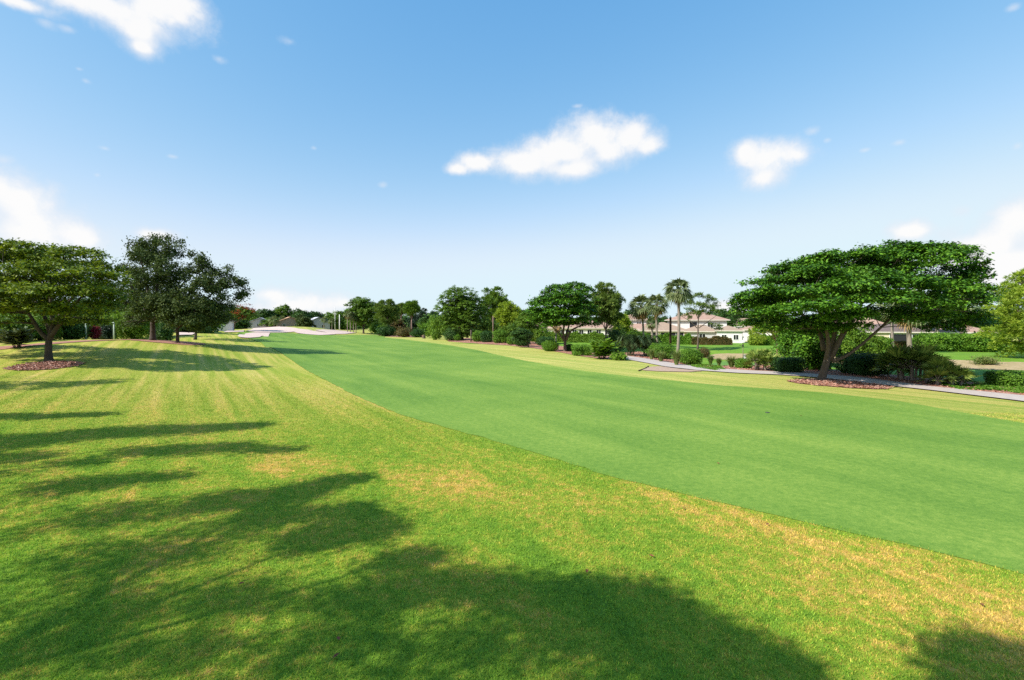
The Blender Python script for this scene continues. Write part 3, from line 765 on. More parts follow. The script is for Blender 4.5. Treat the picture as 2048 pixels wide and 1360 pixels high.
tree('large spreading layered tree standing in a mulch ring beside the cart path',g,pads,M['l_main'],M['bark_grey'],n=125000,leaf=(.235,.14),
  trunk=.30,fork=fork,flare=1.6,limb_k=.72,clump=.5,per=26,cflat=.42,up=.9,low=-.2,
  limbs=[wl((1652,722,0,.26),(1658,690,-.3,.2),(1650,640,-1,.15),(1620,595,-1.5,.1)),
         wl((1656,722,0,.28),(1668,680,.2,.23),(1672,630,.2,.17),(1690,570,0,.14),(1700,530,0,.06)),
         wl((1660,720,0,.27),(1684,668,-.3,.2),(1706,625,-.6,.15),(1760,570,-1,.1)),
         wl((1662,716,.2,.24),(1690,664,1.2,.17),(1722,620,2.2,.13),(1820,560,2.4,.08)),
         wl((1664,722,-.1,.20),(1690,714,-.4,.165),(1722,690,-.8,.145),(1762,655,-1,.12),(1800,618,-1.2,.15),(1850,570,-1,.08)),
         wl((1648,700,.5,.3),(1640,660,1.6,.2),(1590,615,2,.1),(1540,600,2,.05))])
# left layered tree
g=np.array(GP(98,722)); d=g[1]
pads=px_pads([(40,500,0,55,14),(100,505,.5,50,15),(155,508,-.5,48,15),(200,528,0,36,14),(10,512,2,50,18),(-40,505,1,60,18),(-90,530,0,60,20),
 (70,535,-2.5,60,16),(140,548,-3,60,15),(215,560,-.5,32,14),(10,552,-3,55,17),(-60,560,-2,60,18),(185,545,2,45,16),
 (45,580,-4,60,16),(110,585,-4,55,15),(175,580,-2.5,50,15),(225,590,.5,24,14),(-30,592,-3.5,55,17),(-100,590,0,50,20),
 (20,615,-3.5,50,15),(90,622,-3.5,42,14),(150,615,-2.5,52,15),(205,612,-.5,36,13),(190,636,1,42,12),(140,640,0,40,10),(-50,625,-2,50,17),
 (20,560,4,70,22),(110,560,4.5,75,24),(190,580,4,50,20),(60,610,4,70,20),(160,615,4.5,55,18),(100,530,3,70,18),(10,642,-1,30,12),(-60,590,4,60,25)],d,3,.5)
tree('broad layered tree with dark forked trunk in a red mulch ring on the left',g,pads,M['l_left'],M['bark_dark'],n=62000,leaf=(.26,.14),
  trunk=.29,fork=W(98,676,d),clump=.55,per=26,cflat=.36,up=.85,low=-.2,
  limbs=[wl((96,678,0,.2),(80,664,-.2,.16),(66,640,-.4,.13),(40,600,-1,.08),(10,560,-1,.04)),
         wl((99,680,0,.26),(106,655,.2,.2),(104,625,.3,.16),(100,580,.2,.1),(95,530,.2,.05)),
         wl((103,672,0,.2),(118,650,-.2,.16),(135,628,-.4,.12),(165,590,-1,.07),(200,560,-1,.03)),
         wl((100,665,.3,.18),(85,620,1.5,.13),(50,580,2.2,.08)),wl((104,662,.3,.17),(130,610,1.6,.12),(170,570,2.5,.06))])
# dark oaks on the knoll
def oak(label,base,pads_px,limbs,trunk,forkpx,n,d=None):
    global g
    g=np.array(GP(*base)) if d is None else np.array([W(base[0],base[1],d)[0],d,Tz(W(base[0],base[1],d)[0],d)])
    dd=g[1]
    pads=px_pads(pads_px,dd,3,.6)
    pads=[(p[0],p[1],p[2],p[3]*.74,p[4]*.74,p[5]*.76) for p in pads]
    L=[[(*W(px,py,dd+q),r) for px,py,q,r in l] for l in limbs]
    return tree(label,g,pads,M['l_oak'],M['bark_dark'],n=n,leaf=(.27,.15),trunk=trunk,fork=W(*forkpx,dd),limbs=L,name='oak_tree',clump=.62,per=22,cflat=.75,up=.45,low=-.8,shell=.35)
g=None
oak('tall dark ragged oak with leaning limb on the crest of the left lawn',(305,681),
 [(275,492,0,22,13),(300,484,.5,22,14),(325,480,0,20,14),(345,492,-.5,18,15),(356,512,0,16,16),(268,510,1,20,14),(285,515,-2,30,20),(320,510,-1.5,30,20),
  (262,545,0,26,20),(295,548,-3,34,24),(332,545,-3,32,24),(358,545,0,26,20),(258,580,-1,26,20),(290,590,-3.5,36,22),(330,590,-3.5,36,22),(365,580,-1,30,22),
  (255,615,0,24,18),(285,622,-2.5,32,16),(322,622,-3,30,16),(350,615,0,30,16),(258,640,1,22,12),(300,560,4,40,25),(310,605,4,45,25),(245,560,1,14,12),(290,505,1,30,18)],
 [[(304,640,0,.3),(300,600,-.3,.2),(288,550,-.5,.12),(280,505,-.5,.05)],[(307,640,0,.34),(325,612,-.3,.24),(348,590,-.4,.18),(372,560,-.4,.09)],
  [(306,645,0,.3),(312,590,.6,.2),(322,530,.6,.1),(325,490,.5,.05)],[(303,635,.3,.2),(275,600,1,.13),(258,560,1,.05)]],.34,(305,640),33000)
oak('smaller dark oak with long branches reaching right on the crest of the left lawn',(355,686),
 [(395,512,0,18,12),(405,528,-.5,22,16),(385,540,-1,28,18),(415,550,-1,24,16),(452,545,0,20,13),(458,560,-.5,24,14),(440,575,-1,28,16),(478,565,0,18,11),(490,575,.3,12,10),(482,590,.3,16,9),
  (395,575,-2.5,36,22),(420,600,-2,36,18),(380,605,-3,36,20),(350,610,-2.5,30,18),(440,615,-.5,30,14),(400,630,-2.5,38,15),(360,640,-2,30,14),(430,640,-.5,30,12),(385,650,-1,30,10),(395,620,3,45,20)],
 [[(355,652,0,.2),(362,630,-.2,.16),(385,590,-.5,.1),(398,530,-.4,.04)],[(357,655,0,.18),(385,630,-.3,.14),(420,590,-.4,.09),(460,560,-.3,.05),(490,575,.2,.02)],
  [(356,652,.2,.15),(380,645,.4,.1),(430,630,.4,.05)],[(354,650,0,.14),(345,625,-.3,.09),(348,605,-.5,.04)]],.21,(355,655),23000)
oak('leaning thin oak behind the left sand bunker',(390,664),
 [(380,610,0,30,14),(410,605,.5,30,14),(440,615,0,26,14),(395,628,-1.5,34,13),(430,635,-1,30,12),(365,630,0,24,12),(455,630,1,18,12),(410,620,3,40,16)],
 [[(393,648,0,.2),(402,630,0,.14),(425,615,0,.06)],[(392,648,0,.16),(380,630,0,.1),(372,615,0,.05)]],.24,(393,648),11000,d=92)

# ------------------------------------------------------------------ trees outside the left edge whose shade falls on the near lawn
def shade_caster(label,trunk_xy,blobs,lm,h0=6.5,n=16000,tr=.3,name='shade_tree',leaf=(.2,.12)):
    pads=[]
    for i,bl in enumerate(blobs):
        px,py,rx,ry=bl[:4]
        gx_,gy_,gz_=GP(px,py) if py>660 else (0,10,0)
        k=rx*gy_/F; dep=ry*gy_*gy_/(F*CAM_Z)
        h=h0+((i*37)%10)/10*2.2-.6
        s=h/math.tan(SUN_EL)
        dens=(blobs[i][4] if len(blobs[i])>4 else 1.0)
        pads.append((gx_+math.sin(SUN_AZ)*s,gy_+math.cos(SUN_AZ)*s,gz_+h,max(.35,k*.9),max(.3,dep*.9),max(.25,.38*min(k,dep*1.3)),dens))
    x,y=trunk_xy
    return tree(label,(x,y,Tz(x,y)),pads,lm,M['bark_grey'],n=n,leaf=leaf,trunk=tr,clump=.5,per=22,cflat=.5,up=.8,low=-.6,shell=.3,name=name,limb_k=.4)
shade_caster('shade tree left of view beyond the broad layered tree',(-44,30),[(60,770,120,11),(190,765,55,6),(-60,775,90,14),(235,759,22,3),(30,713,50,5),(-60,710,60,6),(90,708,40,3)],M['l_main'],n=13000)
shade_caster('shade tree outside the left edge behind the banded lawn shadow',(-34,14),[(60,833,80,5.5),(150,830,55,3.5),(205,828,20,2),(-80,836,90,8),(-200,845,90,14)],M['l_main'],n=9000)
shade_caster('tall shade tree left of view casting the long banded shadow',(-24,9),
 [(60,880,110,20),(190,868,90,14),(300,862,80,14),(400,857,75,11),(480,852,55,7),(525,850,22,4),(300,902,90,9),(400,897,60,10),(470,893,40,8),(520,900,45,7),(575,899,25,3),
  (40,915,90,12),(160,925,70,6),(-120,900,140,40,.22),(60,985,110,30,.22),(180,968,80,20),(280,958,55,11),(350,953,35,5),(0,950,100,12,.22)],M['l_main'],h0=7.9,n=31000,leaf=(.14,.09))
shade_caster('great shade tree left of the viewpoint casting the leafy near shadow',(-13,1.5),
 [(120,1040,160,45,.22),(330,1020,110,35,.22),(450,1000,60,20),(520,1000,70,20),(600,985,55,17),(655,965,40,9),(700,958,32,5),(560,1030,80,18),(470,1060,130,35,.22),(650,1075,75,25),(720,1050,55,34),(770,1060,40,18),(700,1020,40,12),
  (200,1120,180,50,.22),(380,1110,90,30,.22),(840,1118,34,9),(790,1122,30,7)],M['l_main'],h0=8.3,n=27000,tr=.4,leaf=(.115,.075))
shade_caster('great shade tree standing beside the viewpoint with branches overhead',(-9,-5),
 [(200,1210,200,60,.22),(450,1200,150,50,.22),(620,1195,100,34,.22),(760,1190,90,26),(880,1172,80,26),(980,1175,70,28),(1070,1190,60,30),(1150,1190,35,18),(1200,1180,20,8),(1130,1240,70,40),(1290,1190,30,14),(1330,1220,40,28),(1370,1255,45,30),(1260,1270,70,45),
  (1440,1290,60,36),(1500,1320,55,36),(1560,1350,45,30),(1400,1340,110,50),(1100,1310,140,50,.22),(900,1280,160,60,.22),(650,1290,180,60,.22),(350,1310,200,60,.22),(80,1300,160,70,.22),(1200,1400,200,60,.22),(800,1400,220,60,.22),(400,1420,260,60,.22),(1600,1400,60,40)],M['l_main'],h0=9.2,n=31000,tr=.5,leaf=(.115,.075))
shade_caster('shade tree behind the viewpoint casting the shadow at the bottom right corner',(3.5,-7),
 [(1960,1335,45,18),(2020,1330,40,20),(1990,1375,70,30),(2080,1360,60,40),(2050,1480,150,80),(1900,1520,140,70)],M['l_main'],h0=9,n=14000,tr=.3,leaf=(.12,.08))
# ------------------------------------------------------------------ left background
for i,(bx,lm,lab,n) in enumerate([((-60,60,628,704),'l_mid','tall leafy shrub under the left edge tree beside dark mulch',7000),
   ((50,110,640,694),'l_mid','leafy green shrub behind the dark forked trunk on the left',5000),
   ((105,170,636,690),'l_dark','dense dark shrub right of the forked trunk on the left',5000),
   ((198,226,648,684),'l_blue','bluish green shrub between the two pale posts',2200),
   ((232,300,615,684),'l_lime','yellow-green bushy shrub left of the tall oak trunk',8000),
   ((395,420,650,668),'l_dark','dark shrub in front of the left house',1500),
   ((310,345,648,683),'l_dark','dark shrub between the two oak trunks on the left',2500),
   ((58,128,622,690),'l_lime','bright leafy shrub left of the forked trunk on the left',7000),((128,182,634,686),'l_mid','mid green shrub left of the first pale post',5000),((190,240,630,684),'l_lime','bright shrub rising behind the crimson shrub',5000)]):
    shrub(lab,bx,M[lm],n=n,lump=.16,rnd=.8,d=[52,56,60,66,68,125,78,58,66,74][i])
shrub('crimson leaved shrub right of the first pale post',(180,200,650,686),M['l_red'],n=2200,d=63)
big_leaf('silvery green broad leaved plant in the far left bed',(8,60,648,696),'l_palm',n=500,leaf=(1.1,.28))
stand('mid green tree filling the gap behind the left layered tree',(-60,110,560,680),(20,684),M['l_mid'],M['bark_dark'],npad=16,seed=3,n=9000,d=66)
stand('dark green tree behind the red shrub on the left',(120,230,560,665),(170,676),M['l_dark'],M['bark_dark'],npad=16,seed=4,n=9000,d=88)
stand('low mid green tree behind the tall oak on the left',(225,330,590,672),(275,675),M['l_mid'],M['bark_dark'],npad=14,seed=5,n=8000,d=95)
stand('mid green tree behind the smaller oak on the left',(320,400,600,665),(350,668),M['l_dark'],M['bark_dark'],npad=12,seed=6,n=6000,d=118)
def post(label,px,py0,py1,d,r=.1,m='palepost',cap=True,name='post'):
    x,y,_=W(px,py1,d); z=Tz(x,y); h=CAM_Z-(py0-CY)/F*d-z
    root=empty(name,(x,y,z),label,'post'); mb=MB(); mb.tube([(0,0,-.3),(0,0,h*.5),(0,0,h)],[r,r*.97,r*.9],9); mb.build('shaft',M[m],root,True)
    if cap:
        mb=MB(); mb.tube([(0,0,h-.02),(0,0,h+.08),(-.10,0,h+.13),(-.2,0,h+.08)],[r*.9,r*1.05,r*.9,r*.8],8); mb.build('cap',M[m],root,True)
    return root
post('pale post with hooked top beside the crimson shrub',172,640,682,62)
post('pale post with hooked top in front of the yellow-green shrub',228,647,682,62)
# flame tree and the far belt of trees
r=stand('poinciana tree with orange-red blossom behind the far left green',(450,515,608,652),(466,662),M['l_mid'],M['bark_grey'],npad=14,seed=8,n=6000,d=165,name='flame_tree',shape='umbrella',trunk=.3)
V=leaf_cloud(np.array(auto_pads((453,513,607,640),164.5,12,size=.3,seed=9))-np.array([*r.location,0,0,0]),1800,(.42,.3),.8,14)
quad_mesh('blossom',V,4,M['l_flame'],r)
for i,(bx,px,lm,lab,d) in enumerate([
  ((505,560,615,652),530,'l_dark','dark green tree behind the grey gabled house',255),
  ((540,590,611,650),566,'l_mid','tallest rounded tree of the far belt above the orange roofed house',262),
  ((575,630,618,652),602,'l_dark','rounded dark tree behind the orange roofed house in the far belt',258),
  ((610,655,622,655),632,'l_dark','low dark tree of the far belt above the white roofed house',264),
  ((642,690,628,660),664,'l_mid','low mid green tree right end of the far belt by the utility pole',270),
  ((520,560,632,656),541,'l_mid','small light green tree between the far grey and orange roofed houses',215),
  ((590,628,630,660),610,'l_oak','olive green tree in front of the far belt right of the orange roof',212),
  ((690,720,632,660),705,'l_mid','small mid green tree behind the slim palms by the last bunker',270),
  ((462,500,632,662),482,'l_dark','dark low tree left of the grey gabled house',200),
  ((430,470,622,650),450,'l_dark','dark tree behind the white house on the far left',260),
  ((740,775,640,664),757,'l_dark','dark low tree between the big round tree and the tall pines',240)]):
    stand(lab,bx,(px,660),M[lm],M['bark_dark'],npad=13,seed=20+i,n=7500,size=.42,d=d,group='trees in the far belt behind the houses')
for i,(bx,px,d) in enumerate([((536,560,632,648),548,208),((640,656,630,648),648,210),((656,672,632,650),664,214),((556,572,630,644),564,216)]):
    palm(['pale palm in front of the far belt left of the orange roofed house','palm right of the white roofed house in the far belt','palm beside the utility pole in the far belt','small palm close behind the orange roofed house'][i],bx,(px,662),d=d,n=26,dead=0,trunk=.14)
# poles
def upole(label,px,py0,d,arms,name='utility_pole',r=.17,m='concrete'):
    x,y,_=W(px,660,d); z=Tz(x,y); h=CAM_Z-(py0-CY)/F*d-z
    root=empty(name,(x,y,z),label,'pole'); mb=MB(); mb.tube([(0,0,-.4),(0,0,h*.5),(0,0,h)],[r,r*.9,r*.7],8); mb.build('shaft',M[m],root,True)
    if arms:
        for q in arms:
            mb=MB(); mb.box(-q[1],q[1],-.09-r,.03-r*.6,h*q[0]-.09,h*q[0]+.09)
            for k in np.linspace(-q[1]*.9,q[1]*.9,4): mb.tube([(k,-.05-r,h*q[0]+.08),(k,-.05-r,h*q[0]+.4)],[.07,.05],6)
            mb.build('crossarm',M[m],root)
    return root
upole('tall pale utility pole with crossarms beyond the last bunker',670,614,250,[(.80,1.5),(.7,1.0)])
upole('thin distant utility pole with one crossarm above the white roofed house',643,620,330,[(.9,1.6)])
upole('plain white pole standing at the right end of the far bunkers',679,629,205,None,name='pole',r=.2,m='frame')
# slim palms by the bunker
for i,(px,t) in enumerate([(695,626),(701,632),(707,630),(712,634)]):
    palm(['leftmost slim palm with yellowing fronds by the last bunker','second slim palm from the left by the last bunker','third slim palm from the left by the last bunker','short slim palm touching the big round tree by the last bunker'][i],(px-9,px+9,t-6,t+10),(px,662),d=200+i*1.5,n=22,dead=3 if i==0 else 0,trunk=.15,group='slim palms by the last bunker')
# ------------------------------------------------------------------ centre trees
stand('big rounded dark tree at the far end of the fairway',(688,764,593,656),(727,667),M['l_mid'],M['bark_dark'],npad=26,seed=41,n=24000,size=.38,fill=.3)
stand('spreading pine with reddish inner branches at the fairway end',(748,800,600,652),(780,672),M['l_pine'],M['bark_pine'],npad=24,seed=42,n=15000,needle=True,size=.25,flat=.7,leaf=(.9,.16),clump=.8,name='pine_tree',low=-.2)
stand('slim pine with a bare pale trunk right of the spreading pine',(786,818,604,634),(802,670),M['l_pine'],M['bark_pine'],npad=14,seed=43,n=8000,needle=True,size=.3,leaf=(.9,.16),clump=.8,name='pine_tree',trunk=.26)
stand('slim pine with a small round crown and tall bare trunk',(808,840,602,634),(823,672),M['l_mid'],M['bark_pine'],npad=14,seed=44,n=8000,needle=True,size=.3,leaf=(.9,.16),clump=.8,name='pine_tree',trunk=.26)
for i,(bx,px,lab) in enumerate([((832,858,612,664),845,'left dark blue-green tree in the distance behind the fairway pines'),((852,880,614,664),866,'middle dark blue-green tree in the distance left of the wide tree'),((815,840,625,666),828,'low dark tree behind the slim pines')]):
    stand(lab,bx,(px,668),M['l_blue'],M['bark_dark'],npad=14,seed=50+i,n=5000,d=225)
stand('pale understory tree behind the slim pines',(775,815,635,668),(795,672),M['l_rust'],M['bark_grey'],npad=10,seed=54,n=4000,d=185)
for i,(bx,lm,lab) in enumerate([((752,790,652,673),'l_trimdark','dark clipped shrub at the foot of the spreading pine'),((792,826,656,674.5),'l_rust','bronze tinged shrub right of the spreading pine trunk'),((822,848,658,675),'l_trimdark','dark low shrub at the right end of the pine bed'),
     ((740,762,646,667),'l_trim','light green shrub behind the pine bed'),((862,880,660,680),'l_lime','small yellow-green shrub at the left foot of the wide tree')]):
    shrub(lab,bx,M[lm],n=2200,lump=.15,rnd=.7)
x,y,z=GP(848,677); mb=MB(); mb.tube([(0,0,-.1),(0,0,.5),(0,0,.9),(0,0,1.0)],[.5,.42,.36,.3],9)
o=mb.build('stump',M['bark_grey']); o.location=(x,y,z); tag(o,'short weathered tree stump at the right end of the pine bed','stump')
stand('wide leafy tree with yellow-green left side in the middle distance',(868,978,571,676),(925,680),M['l_mid'],M['bark_dark'],npad=44,seed=60,n=46000,size=.34,flat=.5,depth=.8,fill=.3,trunk=.42,cflat=.4,up=.9)
stand('tall pine crown showing right of the wide leafy tree',(952,1018,574,640),(985,678),M['l_mid'],M['bark_pine'],npad=18,seed=61,n=9000,d=135,needle=True,size=.28,leaf=(.75,.16),clump=.7,name='pine_tree',trunk=.3)
stand('yellow-green bushy pine with a rounded crown behind the clipped shrubs',(988,1042,603,655),(1018,684),M['l_pineyellow'],M['bark_pine'],npad=18,seed=62,n=7500,d=112,needle=True,size=.3,leaf=(.62,.14),clump=.65,name='pine_tree',trunk=.22)
stand('light green tree left of the dark layered tree in the middle distance',(1030,1085,606,680),(1050,690),M['l_mid'],M['bark_grey'],npad=20,seed=63,n=9000,d=100,trunk=.22)
stand('small dark leafy tree with a thin trunk standing in the mulch bed',(1020,1066,650,692),(1058,695),M['l_dark'],M['bark_dark'],npad=12,seed=64,n=4500,trunk=.14,fill=.6)
post('thin bare pale pine trunk standing right of the wide leafy tree',986,632,686,108,r=.10,m='bark_pine',cap=False,name='bare_trunk')['category']='tree trunk'
post('short pale trunk left of the rounded clipped shrubs',942,660,682,112,r=.16,m='bark_grey',cap=False,name='bare_trunk')['category']='tree trunk'
for i,(bx,lm,lab,pw) in enumerate([((888,918,655,682),'l_dark','upright dark shrub beneath the left of the wide tree',2),((906,922,668,682),'l_trim','small rounded green shrub at the foot of the wide tree trunk',2),
   ((944,972,662,684),'l_trim','rounded bright green clipped shrub right of the wide tree',2.6),((960,988,662,685),'l_trimdark','large dark rounded clipped shrub in the middle bed',2.6),
   ((986,1014,660,687),'l_trim','tall clipped shrub with a bright flat top in the middle bed',3.2),((1013,1037,673,690),'l_trim','low boxy clipped shrub in the middle bed',3.2),
   ((1030,1060,678,693),'l_trimdark','dark low shrub below the small leafy tree in the mulch bed',2.2)]):
    shrub(lab,bx,M[lm],n=3200,power=pw,lump=.06 if pw>2.1 else .13)
for i,(bx,lm,lab,d) in enumerate([((764,800,640,668),'l_mid','light leafy shrub mass behind the spreading pine',185),((838,878,644,672),'l_trim','green shrub mass at the back between the pines and the wide tree',165),((856,890,632,674),'l_lime','yellow-green tall shrub at the left edge of the wide tree',138),
   ((960,1000,640,676),'l_mid','leafy shrub filling the gap right of the wide tree',120),((1000,1036,650,684),'l_mid','leafy shrub under the yellow-green pine',108),((1062,1100,652,684),'l_lime','light leafy shrub behind the left topiary bushes',98),((1036,1066,640,684),'l_mid','tall leafy shrub behind the small dark leafy tree',102)]):
    shrub(lab,bx,M[lm],n=2600,d=d,lump=.2,rnd=.9)
# dark layered tree
g=np.array(GP(1130,703)); d=g[1]
pads=px_pads([(1145,572,0,30,7),(1120,576,-1,30,8),(1168,580,0,20,8),(1098,584,0,18,6),(1135,588,-3,34,9),(1165,594,-2,26,9),(1100,596,-2,30,7),(1075,604,0,16,6),(1130,606,-4,36,9),(1168,610,-2.5,24,10),(1090,612,-3,28,8),
  (1070,622,-1,20,8),(1110,624,-4,32,9),(1150,624,-4,30,9),(1178,626,-1,16,9),(1085,636,-2,26,8),(1125,638,-4,26,8),(1165,640,-2.5,26,7),(1070,640,0,16,9),(1100,648,-2,22,8),(1128,646,-1,24,7),(1155,646,-2,28,6),(1180,648,-1,18,6),(1130,600,4,50,12),(1110,625,4,50,11),(1155,620,4,40,13)],d)
tree('dark layered tree with a forked trunk in the mulch bed in the middle distance',g,pads,M['l_main'],M['bark_grey'],n=30000,leaf=(.36,.21),trunk=.28,fork=W(1130,680,d),clump=.6,per=22,cflat=.4,up=.95,low=-.15,
  limbs=[wl((1129,682,0,.22),(1126,665,0,.17),(1130,640,0,.12),(1132,600,0,.05)),wl((1132,680,0,.2),(1142,660,-.3,.15),(1160,652,-.6,.1),(1178,648,-.8,.05)),
         wl((1128,680,0,.15),(1116,664,-.3,.11),(1095,645,-.6,.05)),wl((1131,676,.2,.18),(1138,650,1,.12),(1155,610,1.5,.05))])
for i,(bx,lm,lab,pw,n) in enumerate([((1073,1108,673,692),'l_trimdark','dark rounded clipped shrub at the back of the mulch bed left of the layered tree',2.4,3500),((1083,1118,681,703),'l_trim','rounded clipped shrub lit from the left in front of the layered tree',2.2,4000),
   ((1132,1147,688,703),'l_trimdark','small dark clipped shrub right of the layered tree trunk',2.8,2200),((1143,1183,689,712),'l_trim','boxy clipped hedge shrub right of the layered tree',4,5500)]):
    shrub(lab,bx,M[lm],n=n,power=pw,lump=.05)
big_leaf('light green broad leaved shrub spilling onto the mulch beside the boxy shrub',(1172,1238,673,718),'l_lime',n=620,leaf=(1.15,.36),stems=14)
shrub('small broad leaved plant at the left start of the cart path',(1222,1252,707,721),M['l_lime'],n=900,leaf=(.3,.15),rnd=.9)
palm('short brown sabal palm under the layered tree',(1103,1124,644,664),(1112,684),d=105,n=24,dead=8,lm='l_dead',trunk=.16)
stand('tall pine with a straight bare trunk behind the broad leaved shrub',(1178,1250,562,662),(1211,692),M['l_pine'],M['bark_pine'],npad=34,seed=70,n=15000,d=82,needle=True,size=.24,flat=.75,leaf=(.55,.11),clump=.55,name='pine_tree',trunk=.17,fill=.4,low=-.3)
stand('yellow-green small pine between the tall pine and the palms',(1225,1262,628,672),(1243,695),M['l_pineyellow'],M['bark_pine'],npad=12,seed=71,n=5000,d=92,needle=True,size=.34,leaf=(.55,.12),clump=.55,name='pine_tree',trunk=.12)
shrub('dark green dense shrub behind the broad leaved shrub',(1212,1252,655,705),M['l_dark'],n=5500,lump=.18,rnd=.8)
feather_clump('left dark feather palm clump by the start of the cart path',(1232,1290,668,712),n=38,group=None)
feather_clump('right dark feather palm clump below the sabal palms',(1268,1318,670,713),n=38)
# sabal palms
palm('tall sabal palm with hanging yellow-brown fronds left of the palm group',(1256,1308,586,634),(1287,690),d=84,n=46,dead=16,trunk=.17)
palm('tall sabal palm second from left in the palm group',(1290,1338,578,634),(1316,698),d=78,n=46,dead=5,trunk=.17)
palm('tallest sabal palm of the group with a full round crown and clear trunk',(1328,1384,556,604),(1355,705),d=72,n=54,dead=5,trunk=.21,el=(1.5,-.8))
palm('short mossy sabal palm behind the palm group',(1290,1318,628,660),(1305,688),d=92,n=26,dead=4,trunk=.2)
post('charred dark brown bare trunk standing right of the sabal palms',1341,634,695,80,r=.19,m='burnt',cap=False,name='bare_trunk')['category']='tree trunk'
# thin sparse pine
g=np.array(GP(1395,699)); d=g[1]
pads=px_pads([(1396,592,0,12,5),(1412,594,0,11,5),(1424,602,0,11,6),(1432,612,0,8,6),(1382,607,0,10,5),(1376,620,0,9,6),(1400,612,-.5,12,6),(1415,616,-.5,12,6),(1390,626,-.5,12,5),(1406,626,.5,12,5),(1372,632,0,7,4),(1428,624,.4,10,5),(1384,636,-.4,8,4),(1360,630,0,5,4),(1436,655,0,9,5),(1425,648,0,6,4)],d)
tree('sparse thin pine with pale forking limbs in front of the two storey house',g,pads,M['l_pine'],M['bark_grey'],n=5200,leaf=(.42,.07),trunk=.15,fork=W(1396,656,d),clump=.4,per=24,needle=True,name='pine_tree',low=-.3,
  limbs=[wl((1396,658,0,.1),(1397,630,0,.085),(1402,605,0,.04)),wl((1394,656,0,.07),(1380,642,0,.05),(1362,632,0,.02)),wl((1398,656,0,.07),(1412,646,0,.05),(1432,632,.3,.02)),wl((1397,640,0,.06),(1390,622,0,.04),(1378,612,0,.02)),wl((1398,635,0,.06),(1408,612,0,.04),(1424,602,0,.02)),wl((1400,652,0,.05),(1416,650,0,.03),(1436,656,0,.015))])
# planting beyond the path
for bx,lm,lab,pw,n in [((1296,1348,686,719),'l_trim','rounded bright green shrub behind the path below the palms',2.2,6500),((1358,1404,697,730),'l_trim','rounded bright green shrub beside the path right of the tallest palm',2.2,6500),
  ((1396,1420,695,716),'l_rust','small bronze tinged shrub behind the rounded path-side shrub',2,2600),((1472,1502,717,738),'l_trim','small clipped shrub at the foot of the lantern post',2.8,3600),
  ((1548,1602,715,746),'l_trimdark','dark clipped boxy shrub beside the path left of the big tree',3.2,7500),((1680,1772,706,753),'l_trimdark','large dark rounded shrub right of the big tree trunk',2.6,11000),
  ((1984,2052,742,776),'l_trim','clipped yellow-green shrub at the right edge beyond the path',2.8,8000)]:
    shrub(lab,bx,M[lm],n=n,power=pw,lump=.07)
for bx,lm,lab,d in [((1562,1640,640,720),'l_main','tall leafy shrub rising behind the dark boxy shrub',52),((1600,1665,650,746),'l_main','broad leafy shrub directly behind the big tree trunk',46),((1670,1735,650,720),'l_lime','bright leafy shrub right of the big trunk below the low limb',56),((1700,1760,672,716),'l_lime','lower bright leafy shrub behind the large dark shrub',60)]:
    shrub(lab,bx,M[lm],n=7500,d=d,leaf=(.24,.17),lump=.2,rnd=.9)
palmetto('yellowish palmetto clump by the path left of the dark boxy shrub',(1494,1556,695,742),clumps=7,n=13)
palmetto('large dark palmetto clump right of the large rounded shrub',(1768,1872,690,764),clumps=9,n=14)
palmetto('dark palmetto clump spilling toward the path at the right',(1852,1934,716,774),clumps=6,n=14)
for bx,lab in [((1296,1310,698,720),'short arching grass tuft at the left of the path-side planting'),((1312,1332,702,724),'bright grass tuft below the rounded shrub under the palms'),((1342,1364,700,731),'tall grass tuft between the two rounded path-side shrubs'),
   ((1414,1428,710,731),'olive grass tuft right of the second rounded shrub'),((1432,1444,716,733),'thin straw grass tuft in the mulch right of the ground cover'),((1452,1474,712,736),'wide olive grass tuft left of the lantern post shrub')]:
    tuft(lab,bx)
cover('ground_cover','low green ground cover plants edging the path',gpoly([(1372,731),(1400,729),(1440,734),(1452,740),(1430,742),(1395,737)]),M['l_trim'],5000)
cover('ground_cover','low dark ground cover by the path at the right edge',gpoly([(1878,771),(1910,767),(1940,771),(1985,772),(2060,778),(2060,792),(2000,783),(1920,781)]),M['l_trim'],9000)
def chips(poly,n,label):
    p=np.array(poly); X_=p[:,0].min()+rng.random(n*4)*np.ptp(p[:,0]); Y_=p[:,1].min()+rng.random(n*4)*np.ptp(p[:,1])
    X_+=0; k=inside(poly,X_,Y_); X_,Y_=X_[k][:n],Y_[k][:n]; X_=X_+rng.normal(0,.12,len(X_)); Y_=Y_+rng.normal(0,.12,len(Y_)); m=len(X_)
    z=T(X_,Y_)+.06+.06*rng.random(m)
    o=quad_mesh('mulch_chips',quads(np.column_stack([X_,Y_,z]),np.column_stack([rng.normal(size=(m,2)),rng.normal(size=m)*.3]),np.column_stack([rng.normal(size=(m,2))*.6,np.ones(m)]),.12+.14*rng.random(m),.05+.06*rng.random(m)),4,M['chips']); tag(o,label=label,kind='stuff')
chips(RING_L,2200,'loose bark chips in the left mulch ring'); chips(RING_R,2500,'loose bark chips in the right mulch ring'); chips(BED_FAR,6000,'loose bark chips in the bed beyond the path'); chips(BED_NEAR,4000,'loose bark chips in the middle bed')
